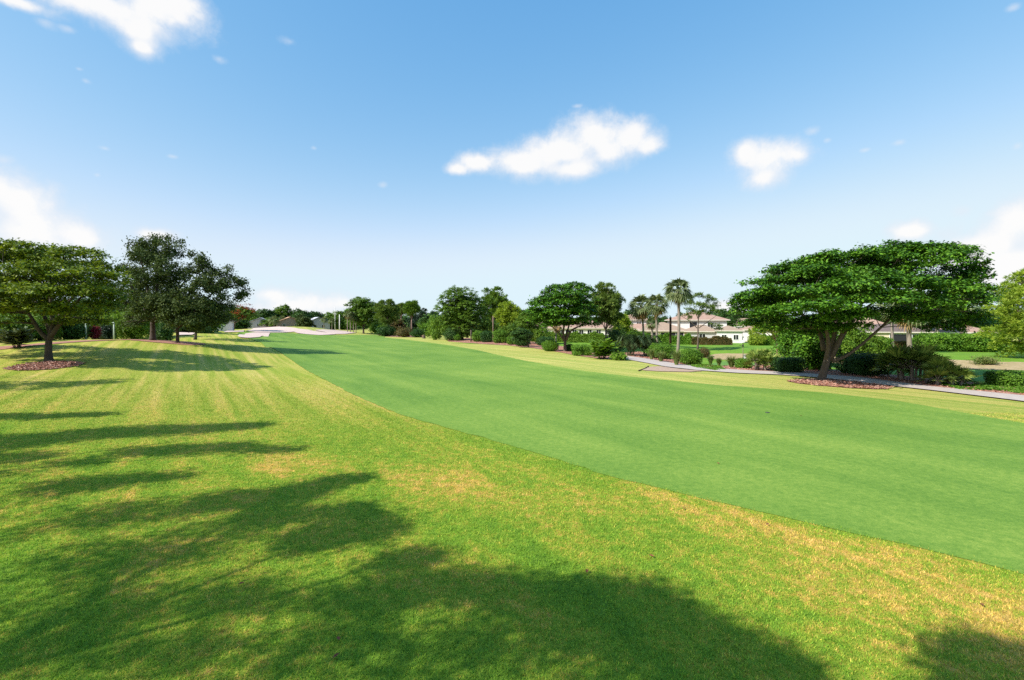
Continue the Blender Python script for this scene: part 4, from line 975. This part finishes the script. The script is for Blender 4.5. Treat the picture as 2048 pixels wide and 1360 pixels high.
# slim reddish pine and other pines
stand('slim pine with a reddish bare trunk left of the big tree',(1490,1585,628,675),(1556,716),M['l_pineyellow'],M['bark_red'],npad=16,seed=80,n=6000,needle=True,size=.28,leaf=(.42,.08),clump=.45,name='pine_tree',trunk=.15,fill=.5,flat=.5)
g=GP(2075,738); d=56.0
pads=px_pads([(2040,560,0,26,16),(2075,555,0,34,20),(2020,585,-1,30,16),(2060,590,-3,36,18),(2000,606,-1,26,15),(2035,615,-3,36,16),(2080,620,-3.5,36,20),(1992,632,-.5,24,14),(2020,645,-2.5,34,14),(2065,650,-3.5,40,16),(2000,662,-1,28,12),(2040,675,-2.5,36,12),(2010,690,-1,26,9),(2080,682,-2.5,36,14),(2060,600,4,60,30),(2050,650,4,60,25),(2110,600,0,40,30),(2120,650,0,40,30),(2030,705,-1,22,7)],d)
tree('bushy yellow-green pine with sweeping low branches at the right edge',(W(2085,0,d)[0],d,Tz(W(2085,0,d)[0],d)),pads,M['l_pineyellow'],M['bark_pine'],n=30000,leaf=(.42,.085),clump=.5,per=26,needle=True,trunk=.24,name='pine_tree',low=-.5,nlimb=7)
# sabal trunks under the big tree and behind it
palm('sabal palm with thick grey trunk directly behind the large palmetto clump',(1778,1858,574,648),(1820,708),d=66,n=40,dead=6,trunk=.3)
palm('pale trunked palm left of the dark windowed house front',(1756,1812,588,636),(1786,702),d=80,n=34,dead=4,trunk=.22)
palm('tall palm behind the crown of the big tree in front of the cream house',(1846,1906,590,650),(1876,696),d=92,n=36,dead=6,trunk=.25)
palm('sabal palm standing in the large leafy hedge on the right',(1895,1957,580,645),(1924,706),d=76,n=40,dead=14,trunk=.28)
# hedges along the houses
def gl(*p): return [GP(*q) for q in p]
hedge('long light green hedge below the low white house in the middle distance',[W(1062,0,112),W(1130,0,110),W(1215,0,106)],1.8,2.0,M['l_lime'],n=15000)
hedge('clipped hedge in front of the two storey house left part',[W(1240,0,108),W(1300,0,104),W(1388,0,101)],1.8,1.95,M['l_trim'],n=15000)
hedge('bronze green low hedge beneath the small hip roof',[W(1384,0,100),W(1420,0,99),W(1462,0,98.5)],1.6,1.55,M['l_rust'],n=8000)
hedge('dark hedge right of the white garage',[W(1500,0,98),W(1560,0,95),W(1640,0,92)],1.8,2.2,M['l_trim'],n=11000)
hedge('clipped low hedge below the dark windows of the cream house',[W(1770,0,84),W(1810,0,83),W(1850,0,82)],1.2,1.25,M['l_rust'],n=6000)
for bx,lab,d in [((1838,1930,667,704),'large leafy hedge shrub right of the dark windows of the cream house',72),((1922,1990,668,704),'large leafy hedge shrub beside the right edge pine',71),((1706,1772,674,703),'leafy rounded hedge shrub left of the pale palm trunk',76)]:
    shrub(lab,bx,M['l_trim'],n=8500,d=d,power=2.8,leaf=(.28,.18),lump=.06,rnd=.8)
shrub('straw coloured scrubby bush growing on the dry bank at the right',(1948,1994,713,733),M['l_straw'],n=1500,lump=.25,rnd=1.0,needle=True)
shrub('small yellow-green plant at the base of the white garage',(1498,1530,668,692),M['l_pineyellow'],n=2600,d=94,rnd=.9)
shrub('tall dark foliage shrub between the palms and the dark hip-roofed lanai',(1262,1300,664,690),M['l_trim'],n=3200,d=100,rnd=.8)
shrub('leafy low tree-like shrub left of the palm group against the far house',(1250,1285,658,692),M['l_mid'],n=3500,d=98,rnd=.8,lump=.18)
for i,(bx,px,d,lm,lab) in enumerate([((1425,1490,618,660),1455,150,'l_dark','dark tree behind the right side of the two storey house'),((1300,1345,634,660),1322,150,'l_dark','dark tree behind the lanai roof right of the palms'),
   ((1640,1720,600,660),1690,125,'l_mid','mid green tree behind the pink roofed house under the big tree'),((1900,1990,610,690),1945,105,'l_mid','mid green tree behind the leafy hedge at the right'),((1140,1185,628,662),1160,140,'l_dark','dark tree behind the low white house'),
   ((1040,1110,628,668),1075,150,'l_mid','mid green tree behind the long light green hedge'),((880,990,628,676),935,165,'l_dark','dark tree behind the wide leafy tree'),((1985,2080,600,690),2040,110,'l_dark','dark tree behind the right edge pine')]):
    stand(lab,bx,(px,690),M[lm],M['bark_dark'],npad=14,seed=90+i,n=6000,d=d)
def treeline(label,pts,n,h,lm,seed,dep=14):
    r=np.random.default_rng(seed); P0=np.array(pts,float); u=r.random(n//40)*(len(P0)-1); i=u.astype(int); f=(u-i)[:,None]
    cc=P0[i,:2]*(1-f)+P0[i+1,:2]*f; m=len(cc); hh=h*(.62+.24*np.sin(u*9.1+seed)+.14*np.sin(u*23+1))
    pads=np.column_stack([cc+r.normal(size=(m,2))*[2,dep*.3],T(cc[:,0],cc[:,1])+hh*r.random(m)**.8*.85+.3,np.full(m,3.2),np.full(m,3.2),np.full(m,1.9)])
    o=quad_mesh('distant_treeline',leaf_cloud(pads,n,(1.1,.75),1.6,20),4,lm); return tag(o,label=label,kind='stuff')
treeline('far dark wood closing the horizon',[W(-500,0,300),W(0,0,310),W(300,0,315),W(500,0,330),W(700,0,340),W(900,0,300),W(1100,0,250),W(1400,0,225),W(1750,0,190),W(2100,0,160),W(2500,0,150)],120000,13,M['l_dark'],5)
treeline('far green wood rising behind the gabled houses',[W(440,0,285),W(520,0,290),W(600,0,295),W(700,0,300)],30000,13,M['l_mid'],21,10)
treeline('dark wood behind the middle trees',[W(760,0,250),W(860,0,225),W(960,0,190),W(1080,0,165)],40000,10,M['l_dark'],11,8)
treeline('dense leafy wood behind the left lawn',[W(-400,0,105),W(-100,0,110),W(100,0,115),W(250,0,120),W(395,0,135)],50000,7.5,M['l_mid'],8,8)
# ------------------------------------------------------------------ houses
def house(label,cx,d,rot,blocks,wins,name='house'):
    """blocks: (x0,x1,y0,y1,z0,wall height,roof kind,rise,wall material,roof material,overhang); wins: (x0,x1,z0,z1,y,face,kind)"""
    x,y,_=W(cx,0,d); z=Tz(x,y)
    root=empty(name,(x,y,z),label,'house'); root.rotation_euler=(0,0,math.radians(rot))
    for i,(x0,x1,y0,y1,z0,h,kind,rise,wm,rm,ov) in enumerate(blocks):
        mb=MB(); mb.box(x0,x1,y0,y1,z0-(.5 if z0==0 else .2),z0+h)
        zt=z0+h
        if kind=='gable':   # ridge along y, gable faces the front
            xm=(x0+x1)/2
            mb.add([(x0,y0,zt),(x1,y0,zt),(xm,y0,zt+rise*(1-2*0/(x1-x0))),(x0,y1,zt),(x1,y1,zt),(xm,y1,zt+rise)],[(0,1,2),(4,3,5)])
        mb.build('wall',M[wm],root)
        mb=MB(); a,b,c,e=x0-ov,x1+ov,y0-ov,y1+ov; zl=zt-.02; th=.2
        if kind=='hip':
            w,l=b-a,e-c
            if w>=l: r0,r1=(a+l/2,(c+e)/2),(b-l/2,(c+e)/2)
            else: r0,r1=((a+b)/2,c+w/2),((a+b)/2,e-w/2)
            vs=[(a,c,zl+th),(b,c,zl+th),(b,e,zl+th),(a,e,zl+th),(r0[0],r0[1],zl+th+rise),(r1[0],r1[1],zl+th+rise)]
            fs=[(0,1,5,4),(1,2,5),(2,3,4,5),(3,0,4)] if w>=l else [(0,1,4),(1,2,5,4),(2,3,5),(3,0,4,5)]
        else:
            xm=(a+b)/2; rr=rise*(b-a)/(x1-x0)
            vs=[(a,c,zl+th-.12),(b,c,zl+th-.12),(b,e,zl+th-.12),(a,e,zl+th-.12),(xm,c,zl+th+rr-.12),(xm,e,zl+th+rr-.12)]
            fs=[(0,4,5,3),(4,1,2,5)]
        mb.add(vs,fs)
        if kind!='hip': mb.add([(v[0],v[1],v[2]-.15) for v in vs],[(3,5,4,0),(5,2,1,4)]); mb.add([vs[0],vs[4],vs[1]]+[(v[0],v[1],v[2]-.15) for v in (vs[0],vs[4],vs[1])],[(0,3,4,1),(1,4,5,2)])
        ro=mb.build('roof',M[rm],root)
        if kind=='hip':
            mb=MB(); mb.box(a+.003,b-.003,c+.003,e-.003,zl,zl+th-.004); mb.build('fascia',M['fascia'],ro)
    for (x0,x1,z0,z1,pos,face,kind) in wins:
        mb=MB(); t=.07; f=(x1-x0)*.0+.09
        def bx(u0,u1,v0,v1,q0,q1,m):
            if face=='front': m.box(u0,u1,pos-q1,pos-q0,v0,v1)
            else: m.box(pos+q0,pos+q1,u0,u1,v0,v1)
        for u0,u1,v0,v1 in ((x0-f,x0,z0-f,z1+f),(x1,x1+f,z0-f,z1+f),(x0,x1,z1,z1+f),(x0,x1,z0-f,z0)): bx(u0,u1,v0,v1,.0,t,mb)
        if kind!='screen' and x1-x0>.7: bx((x0+x1)/2-.03,(x0+x1)/2+.03,z0,z1,.006,t-.01,mb)
        if kind=='screen':
            for q in np.linspace(x0,x1,max(2,int((x1-x0)/1.6)+1))[1:-1]: bx(q-.04,q+.04,z0,z1,.006,t-.01,mb)
        fr=mb.build('window' if kind!='door' else 'door',M['frame'],root)
        pm=MB(); bx(x0+.001,x1-.001,z0+.001,z1-.001,-.05,.02,pm); pm.build('pane' if kind!='screen' else 'screen',M['glass'] if kind!='screen' else M['screen'],fr)
    return root
# two storey house behind the palms (units: metres, x to the right along the facade)
house('two storey house with pink hip roof behind the sabal palms',1390,122,-14,
 [(-6,7.5,0,11,0,5.3,'hip',2.2,'white_wall','roof_pink',.7),(-13.5,-2.2,-4.5,6,0,2.6,'hip',2.1,'cream_wall','roof_tan',.6),(-2.6,4.6,-6.2,0.3,0,2.5,'hip',1.6,'grey_wall','roof_tan',.6)],
 [(-12.6,-9.2,.5,2.3,-4.5,'front','screen'),(-8.6,-3.2,.5,2.3,-4.5,'front','screen'),(3.0,4.2,3.3,4.8,0,'front','win'),(-1.3,.5,2.9,4.9,0,'front','screen'),(.2,1.6,1.0,2.0,-6.2,'front','win')])
house('low white garage house with tan hip roof beside the bronze hedge',1437,112,-20,
 [(-.3,5.0,0,8,0,2.75,'hip',1.1,'white_wall','roof_tan',.5)],[(.7,1.7,.8,1.9,0,'front','win'),(3.2,4.2,.8,1.9,0,'front','win')])
house('tall white house with pink tiled roof left of the palm group',1262,132,-10,
 [(-3,4.5,0,9,0,5.2,'hip',1.7,'white_wall','roof_pink',.6),(-4,9,-4,.5,0,2.7,'hip',1.4,'white_wall','roof_pink',.6)],[(-2,-.8,3.4,4.6,0,'front','win'),(1.5,2.7,3.4,4.6,0,'front','win'),(5,7.5,.7,2.1,-4,'front','win')])
house('low white house with a row of windows behind the dark layered tree',1178,128,-6,
 [(-9,8,0,10,0,2.8,'hip',1.9,'white_wall','roof_pink',.6),(-16,-9,2,10,0,2.8,'hip',1.7,'white_wall','roof_pink',.6)],[(q,q+1.1,1.3,2.4,0,'front','win') for q in (-8,-6.2,-4.4,-2.6,-.4,2,4.4)])
house('white house with pink roof glimpsed between the garage and the big tree',1585,118,-22,
 [(-11,6,0,10,0,2.8,'hip',1.9,'white_wall','roof_pink',.6)],[(-9.5,-7.5,.8,2.2,0,'front','win'),(-4,-2,.8,2.2,0,'front','win')])
house('pink roofed house end seen right of the big trunk',1738,112,-24,
 [(-6,6,0,11,0,3.0,'hip',2.9,'white_wall','roof_pink',.6)],[(-3,-1.2,.9,2.1,0,'front','win'),(2,4,.9,2.1,0,'front','win')])
house('cream house with dark screened windows and dark hip roof behind the large palmetto',1812,94,-22,
 [(-8.2,4.3,0,9,0,2.65,'hip',1.5,'cream_wall','roof_dark',.5),(4.3,14,1.5,10,0,2.6,'hip',1.7,'brown_wall','roof_pink',.6)],
 [(-2.6,.3,.55,2.35,0,'front','screen'),(1.0,3.3,.55,2.35,0,'front','screen'),(-7,-4.8,.7,1.9,0,'front','win'),(5,8,.5,2.2,1.5,'front','screen')])
house('distant pink roofed house right of the two storey house',1495,160,-20,[(-7,7,0,10,0,4.0,'hip',2.0,'white_wall','roof_pink',.6)],[(-3,-1.5,2,3.2,0,'front','win'),(2,3.5,2,3.2,0,'front','win')])
# far left houses
house('white house with a dark screened porch on the far left',437,150,28,[(-3,3.8,0,9,0,3.0,'gable',1.3,'white_wall','roof_dark',.5),(-8.5,-3,2,9,0,2.6,'hip',1.1,'grey_wall','roof_dark',.5)],[(-8.1,-3.6,.4,2.3,2,'front','screen')])
house('grey gabled house left of the orange roofed house',521,212,24,[(-5,5,0,11,0,3.0,'gable',2.0,'grey_wall','roof_grey',.6)],[(-1.3,-.3,1.2,2.6,0,'front','win')])
house('tan gabled house with orange tiled roof behind the bunkers',581,214,30,[(-5.5,5.5,0,12,0,3.0,'gable',2.2,'brown_wall','roof_orange',.6)],[(-3.2,-2,1.0,2.2,0,'front','win'),(1.8,3.2,1.0,2.2,0,'front','win')])
house('house with pale grey-white roof right of the orange roofed house',637,222,30,[(-5,5,0,12,0,3.2,'gable',2.4,'grey_wall','roof_grey',.6)],[(-2,-.8,1.0,2.2,0,'front','win'),(1.5,2.7,1.0,2.2,0,'front','win')])
# ------------------------------------------------------------------ lantern post with box
x,y,z=GP(1486,718); r_=empty('lantern_post',(x,y,z),'slim post with white capped lantern and dark tilted panel beside the path','lantern post')
s=y/F; mb=MB(); mb.tube([(0,0,-.2),(0,0,1.0),(0,0,30*s)],[.05,.045,.04],8); mb.build('pole',M['wood'],r_,True)
mb=MB(); h=30*s; mb.box(-.02,.42,-.16,.16,0,.05); mb.v=[(-v[0],v[1],h-.35+v[2]+v[0]*.28) for v in mb.v]; mb.f=[f[::-1] for f in mb.f]; mb.build('tilted_panel',M['black'],r_)
mb=MB(); mb.tube([(0,0,h-.35),(0,0,h-.05)],[.1,.1],8); mb.build('lantern_body',M['black'],r_)
mb=MB(); mb.tube([(0,0,h+.22),(0,0,h+.26),(0,0,h+.52)],[.30,.30,.03],10); mb.build('cap',M['frame'],r_)
mb=MB(); mb.tube([(0,0,h-.06),(0,0,h+.23)],[.03,.03],6); mb.build('cap_stem',M['wood'],r_)
bx_=empty('utility_box',(x+.28,y+.1,z),'small white utility box on the ground beside the lantern post','box')
mb=MB(); mb.box(-.16,.16,-.14,.14,-.05,.52); mb.build('body',M['frame'],bx_); mb=MB(); mb.box(-.18,.18,-.16,.16,.522,.58); mb.build('lid',M['frame'],bx_)
# low items on the lawn
def leafdrop(px,py,lab,s=.06):
    x,y,z=GP(px,py); a=rng.random()*6.28
    vs=[(0,-s,.012),(s*.5,0,.03),(0,s,.022),(-s*.5,0,.026),(0,0,.012)]
    o=new_mesh('fallen_leaf',vs,[(0,1,4),(1,2,4),(2,3,4),(3,0,4)],M['leafdry']); o.location=(x,y,z+.03); o.rotation_euler=(0,0,a)
    tag(o,lab,'leaf','dry leaves fallen on the lawn')
for px,py,lab in [(1174,1147,'dry brown leaf on the straw patch just above the shadow edge'),(677,1283,'dry reddish leaf in the foreground shade near the bottom'),(672,1318,'dry leaf nearest the bottom edge in the foreground shade'),(483,1172,'reddish dry leaf in the shade left of centre'),
   (1436,929,'small dark leaf on the near fairway'),(1602,833,'tiny dark leaf on the middle of the fairway'),(1303,1116,'dry leaf on the sunny rough left of the straw patches'),(1963,1214,'dry orange leaf on the rough below the fairway edge at the right'),(1367,1020,'dry leaf on the rough near the fairway edge'),(1535,1052,'pale dry leaf at the fairway edge')]:
    leafdrop(px,py,lab)
x,y,z=GP(1535,826); mb=MB(); mb.tube([(0,0,-.02),(0,0,.012)],[.11,.10],14); o=mb.build('irrigation_cover',M['iron']); o.location=(x,y,z+.03); tag(o,'small round dark irrigation cover set into the fairway','irrigation cover')

# ------------------------------------------------------------------ sky, sun, camera
w=bpy.data.worlds.new('World'); S.world=w; w.use_nodes=True; w.node_tree.nodes.clear(); t=NT(w.node_tree)
out=t.N('ShaderNodeOutputWorld')
sky=t.N('ShaderNodeTexSky',sky_type='NISHITA',sun_disc=False,sun_elevation=SUN_EL,sun_rotation=SUN_AZ,altitude=0,air_density=1.0,dust_density=.25,ozone_density=2.0)
dirv=t.N('ShaderNodeTexCoord').outputs['Generated']
xyz=t.N('ShaderNodeSeparateXYZ',{0:dirv})
az=t.math('ARCTAN2',xyz.outputs[0],xyz.outputs[1]); el=t.math('ARCSINE',xyz.outputs[2])
P=t.N('ShaderNodeCombineXYZ',{0:az,1:el,2:0.0}).outputs[0]
n1=t.noise(dirv,7,6,.6,.3); n2=t.noise(dirv,26,6,.65,.2)
def ae(px,py):
    u=(px-CX)/F; v=(CY-py)/F
    return math.atan(u), math.atan2(v,math.sqrt(1+u*u))
def cloud(blobs,dy=0.0):
    f=None
    for px,py,rx,ry in blobs:
        a,e=ae(px,py); a2,_=ae(px+rx,py); _,e2=ae(px,py-ry); sx,sy=1/abs(a2-a),1/abs(e2-e)
        v=t.N('ShaderNodeVectorMath',{0:P,1:(sx,sy,0),2:(-a*sx,(dy-e)*sy,0)},operation='MULTIPLY_ADD').outputs[0]
        L=t.N('ShaderNodeVectorMath',{0:v},operation='LENGTH').outputs['Value']
        f=L if f is None else t.N('ShaderNodeMath',{0:f,1:L,2:.8},operation='SMOOTH_MIN').outputs[0]
    return f
big=[(1195,268,70,48),(1120,300,95,50),(1255,278,62,40),(1300,290,36,24),(1215,305,70,38),(1050,325,80,34),(955,325,50,24),(915,338,28,14),(1140,338,90,24),
 (1540,315,88,42),(1530,355,55,32),(1490,305,38,28),(1595,310,38,26),
 (190,5,210,42),(320,20,95,50),(280,60,75,40),(360,5,60,36),(285,95,40,26),(30,2,80,18),
 (40,400,95,62),(60,455,110,65),(160,475,70,38),(0,380,60,45),
 (2035,440,85,58),(1985,490,115,46),(1930,515,90,34),(2000,545,140,60),(1825,462,55,24),(2060,530,110,60),(1930,500,60,22),
 (600,612,120,42),(545,590,55,20),(685,605,40,24),(560,640,160,30),(1450,615,70,24),(1480,640,90,26),(310,470,50,16)]
thin=[(578,82,22,13),(437,118,18,11),(172,162,16,8),(158,138,13,6),(210,297,18,7),(345,313,14,6),(766,370,12,8),(195,350,11,7),(628,296,9,6),(90,45,30,14),(135,58,24,10),(5,320,34,18),(190,480,90,40),(270,500,70,26),(130,440,60,30),(1900,470,90,30),(1625,262,24,13),(1655,280,14,8),(1155,212,14,6),(1930,422,34,14),(1800,285,22,9),(2036,292,16,10),(2025,15,20,10),(390,60,34,22),(1730,300,14,6),(1000,300,60,10)]
fb=cloud(big); fu=cloud(big,.035); ft=cloud(thin)
n3=t.noise(dirv,70,4,.65)
nb=t.math('ADD',t.math('MULTIPLY',t.math('SUBTRACT',n1,.5),1.25),t.math('ADD',t.math('MULTIPLY',t.math('SUBTRACT',n2,.5),1.0),t.math('MULTIPLY',t.math('SUBTRACT',n3,.5),.3)))
base=t.step(t.math('SUBTRACT',fb,fu),-.05,.42)
soft=t.math('ADD',.50,t.math('MULTIPLY',base,-.10))
mb_=t.N('ShaderNodeMapRange',{0:t.math('ADD',fb,nb),1:1.25,2:t.math('SUBTRACT',soft,.26),3:0.0,4:1.0},interpolation_type='SMOOTHSTEP',clamp=True).outputs[0]
nt_=t.math('ADD',t.math('MULTIPLY',t.math('SUBTRACT',n1,.5),.8),t.math('MULTIPLY',t.math('SUBTRACT',n2,.5),1.8))
mt_=t.math('MULTIPLY',t.step(t.math('ADD',ft,nt_),1.05,-.2),.5)
haze=t.math('MULTIPLY',t.step(el,.40,-.02),.0)
mask=t.math('MAXIMUM',mb_,mt_)
mask=t.math('MULTIPLY',mask,t.math('SUBTRACT',.97,t.math('MULTIPLY',base,.12)))
core=t.step(t.math('ADD',fb,t.math('MULTIPLY',nb,.8)),1.0,.05)
cshade=t.math('SUBTRACT',1.0,t.math('MULTIPLY',base,.62))
core=t.math('MULTIPLY',core,t.math('ADD',cshade,t.math('MULTIPLY',t.math('SUBTRACT',n2,.5),.5)))
SKYK=.14
ccol=t.ramp(core,[(0,(2.75,2.92,3.2)),(.45,(3.15,3.2,3.32)),(.8,(3.42,3.40,3.38))])
hs=t.N('ShaderNodeHueSaturation',{'Hue':.5,'Saturation':1.12,'Value':1.25,'Color':sky.outputs[0]}).outputs[0]
sp=t.N('ShaderNodeSeparateColor',{0:hs})
r_s=t.math('MULTIPLY',t.math('POWER',t.math('MULTIPLY',sp.outputs[0],.95),1.22),.71)
g_s=t.math('MULTIPLY',t.math('POWER',t.math('MULTIPLY',sp.outputs[1],1.04),.672),.97)
b_s=t.math('MULTIPLY',t.math('POWER',t.math('MULTIPLY',sp.outputs[2],1.02),.361),1.70)
smin=lambda v,m,k:t.N('ShaderNodeMath',{0:v,1:m,2:k},operation='SMOOTH_MIN').outputs[0]
r_s=smin(r_s,2.55,1.7); g_s=smin(g_s,3.1,1.2)
b_s=t.math('MINIMUM',b_s,3.38); g_s=t.math('MINIMUM',g_s,t.math('MULTIPLY',b_s,.925)); r_s=t.math('MINIMUM',r_s,t.math('MULTIPLY',g_s,.885))
hs=t.N('ShaderNodeCombineColor',{0:r_s,1:g_s,2:b_s}).outputs[0]
col=t.mix(mask,hs,(1,1,1)); 
mixn=col.node; t.l.new(ccol,mixn.inputs[7])
bg=t.N('ShaderNodeBackground',{'Color':col,'Strength':SKYK}); t.l.new(bg.outputs[0],out.inputs[0])
ld=bpy.data.lights.new('sun','SUN'); ld.energy=3.5; ld.angle=math.radians(.53); ld.color=(1,.955,.88)
lo=bpy.data.objects.new('sun',ld); COL.objects.link(lo); lo.rotation_euler=(-SUN).to_track_quat('-Z','Y').to_euler(); lo.location=(-40,-30,50)
cd=bpy.data.cameras.new('camera'); cam=bpy.data.objects.new('camera',cd); COL.objects.link(cam)
cd.sensor_width=36; cd.lens=F/2048*36; cd.clip_start=.1; cd.clip_end=12000
cd.shift_y=-(680-CY)/2048
cam.location=(0,0,CAM_Z); cam.rotation_euler=(math.radians(90),0,0); S.camera=cam
S.view_settings.view_transform='Standard'; S.view_settings.look='None'; S.view_settings.gamma=1; S.view_settings.exposure=1.05
S.cycles.max_bounces=6; S.cycles.diffuse_bounces=3; S.cycles.transmission_bounces=4; S.cycles.transparent_max_bounces=4
S.cycles.use_denoising=False
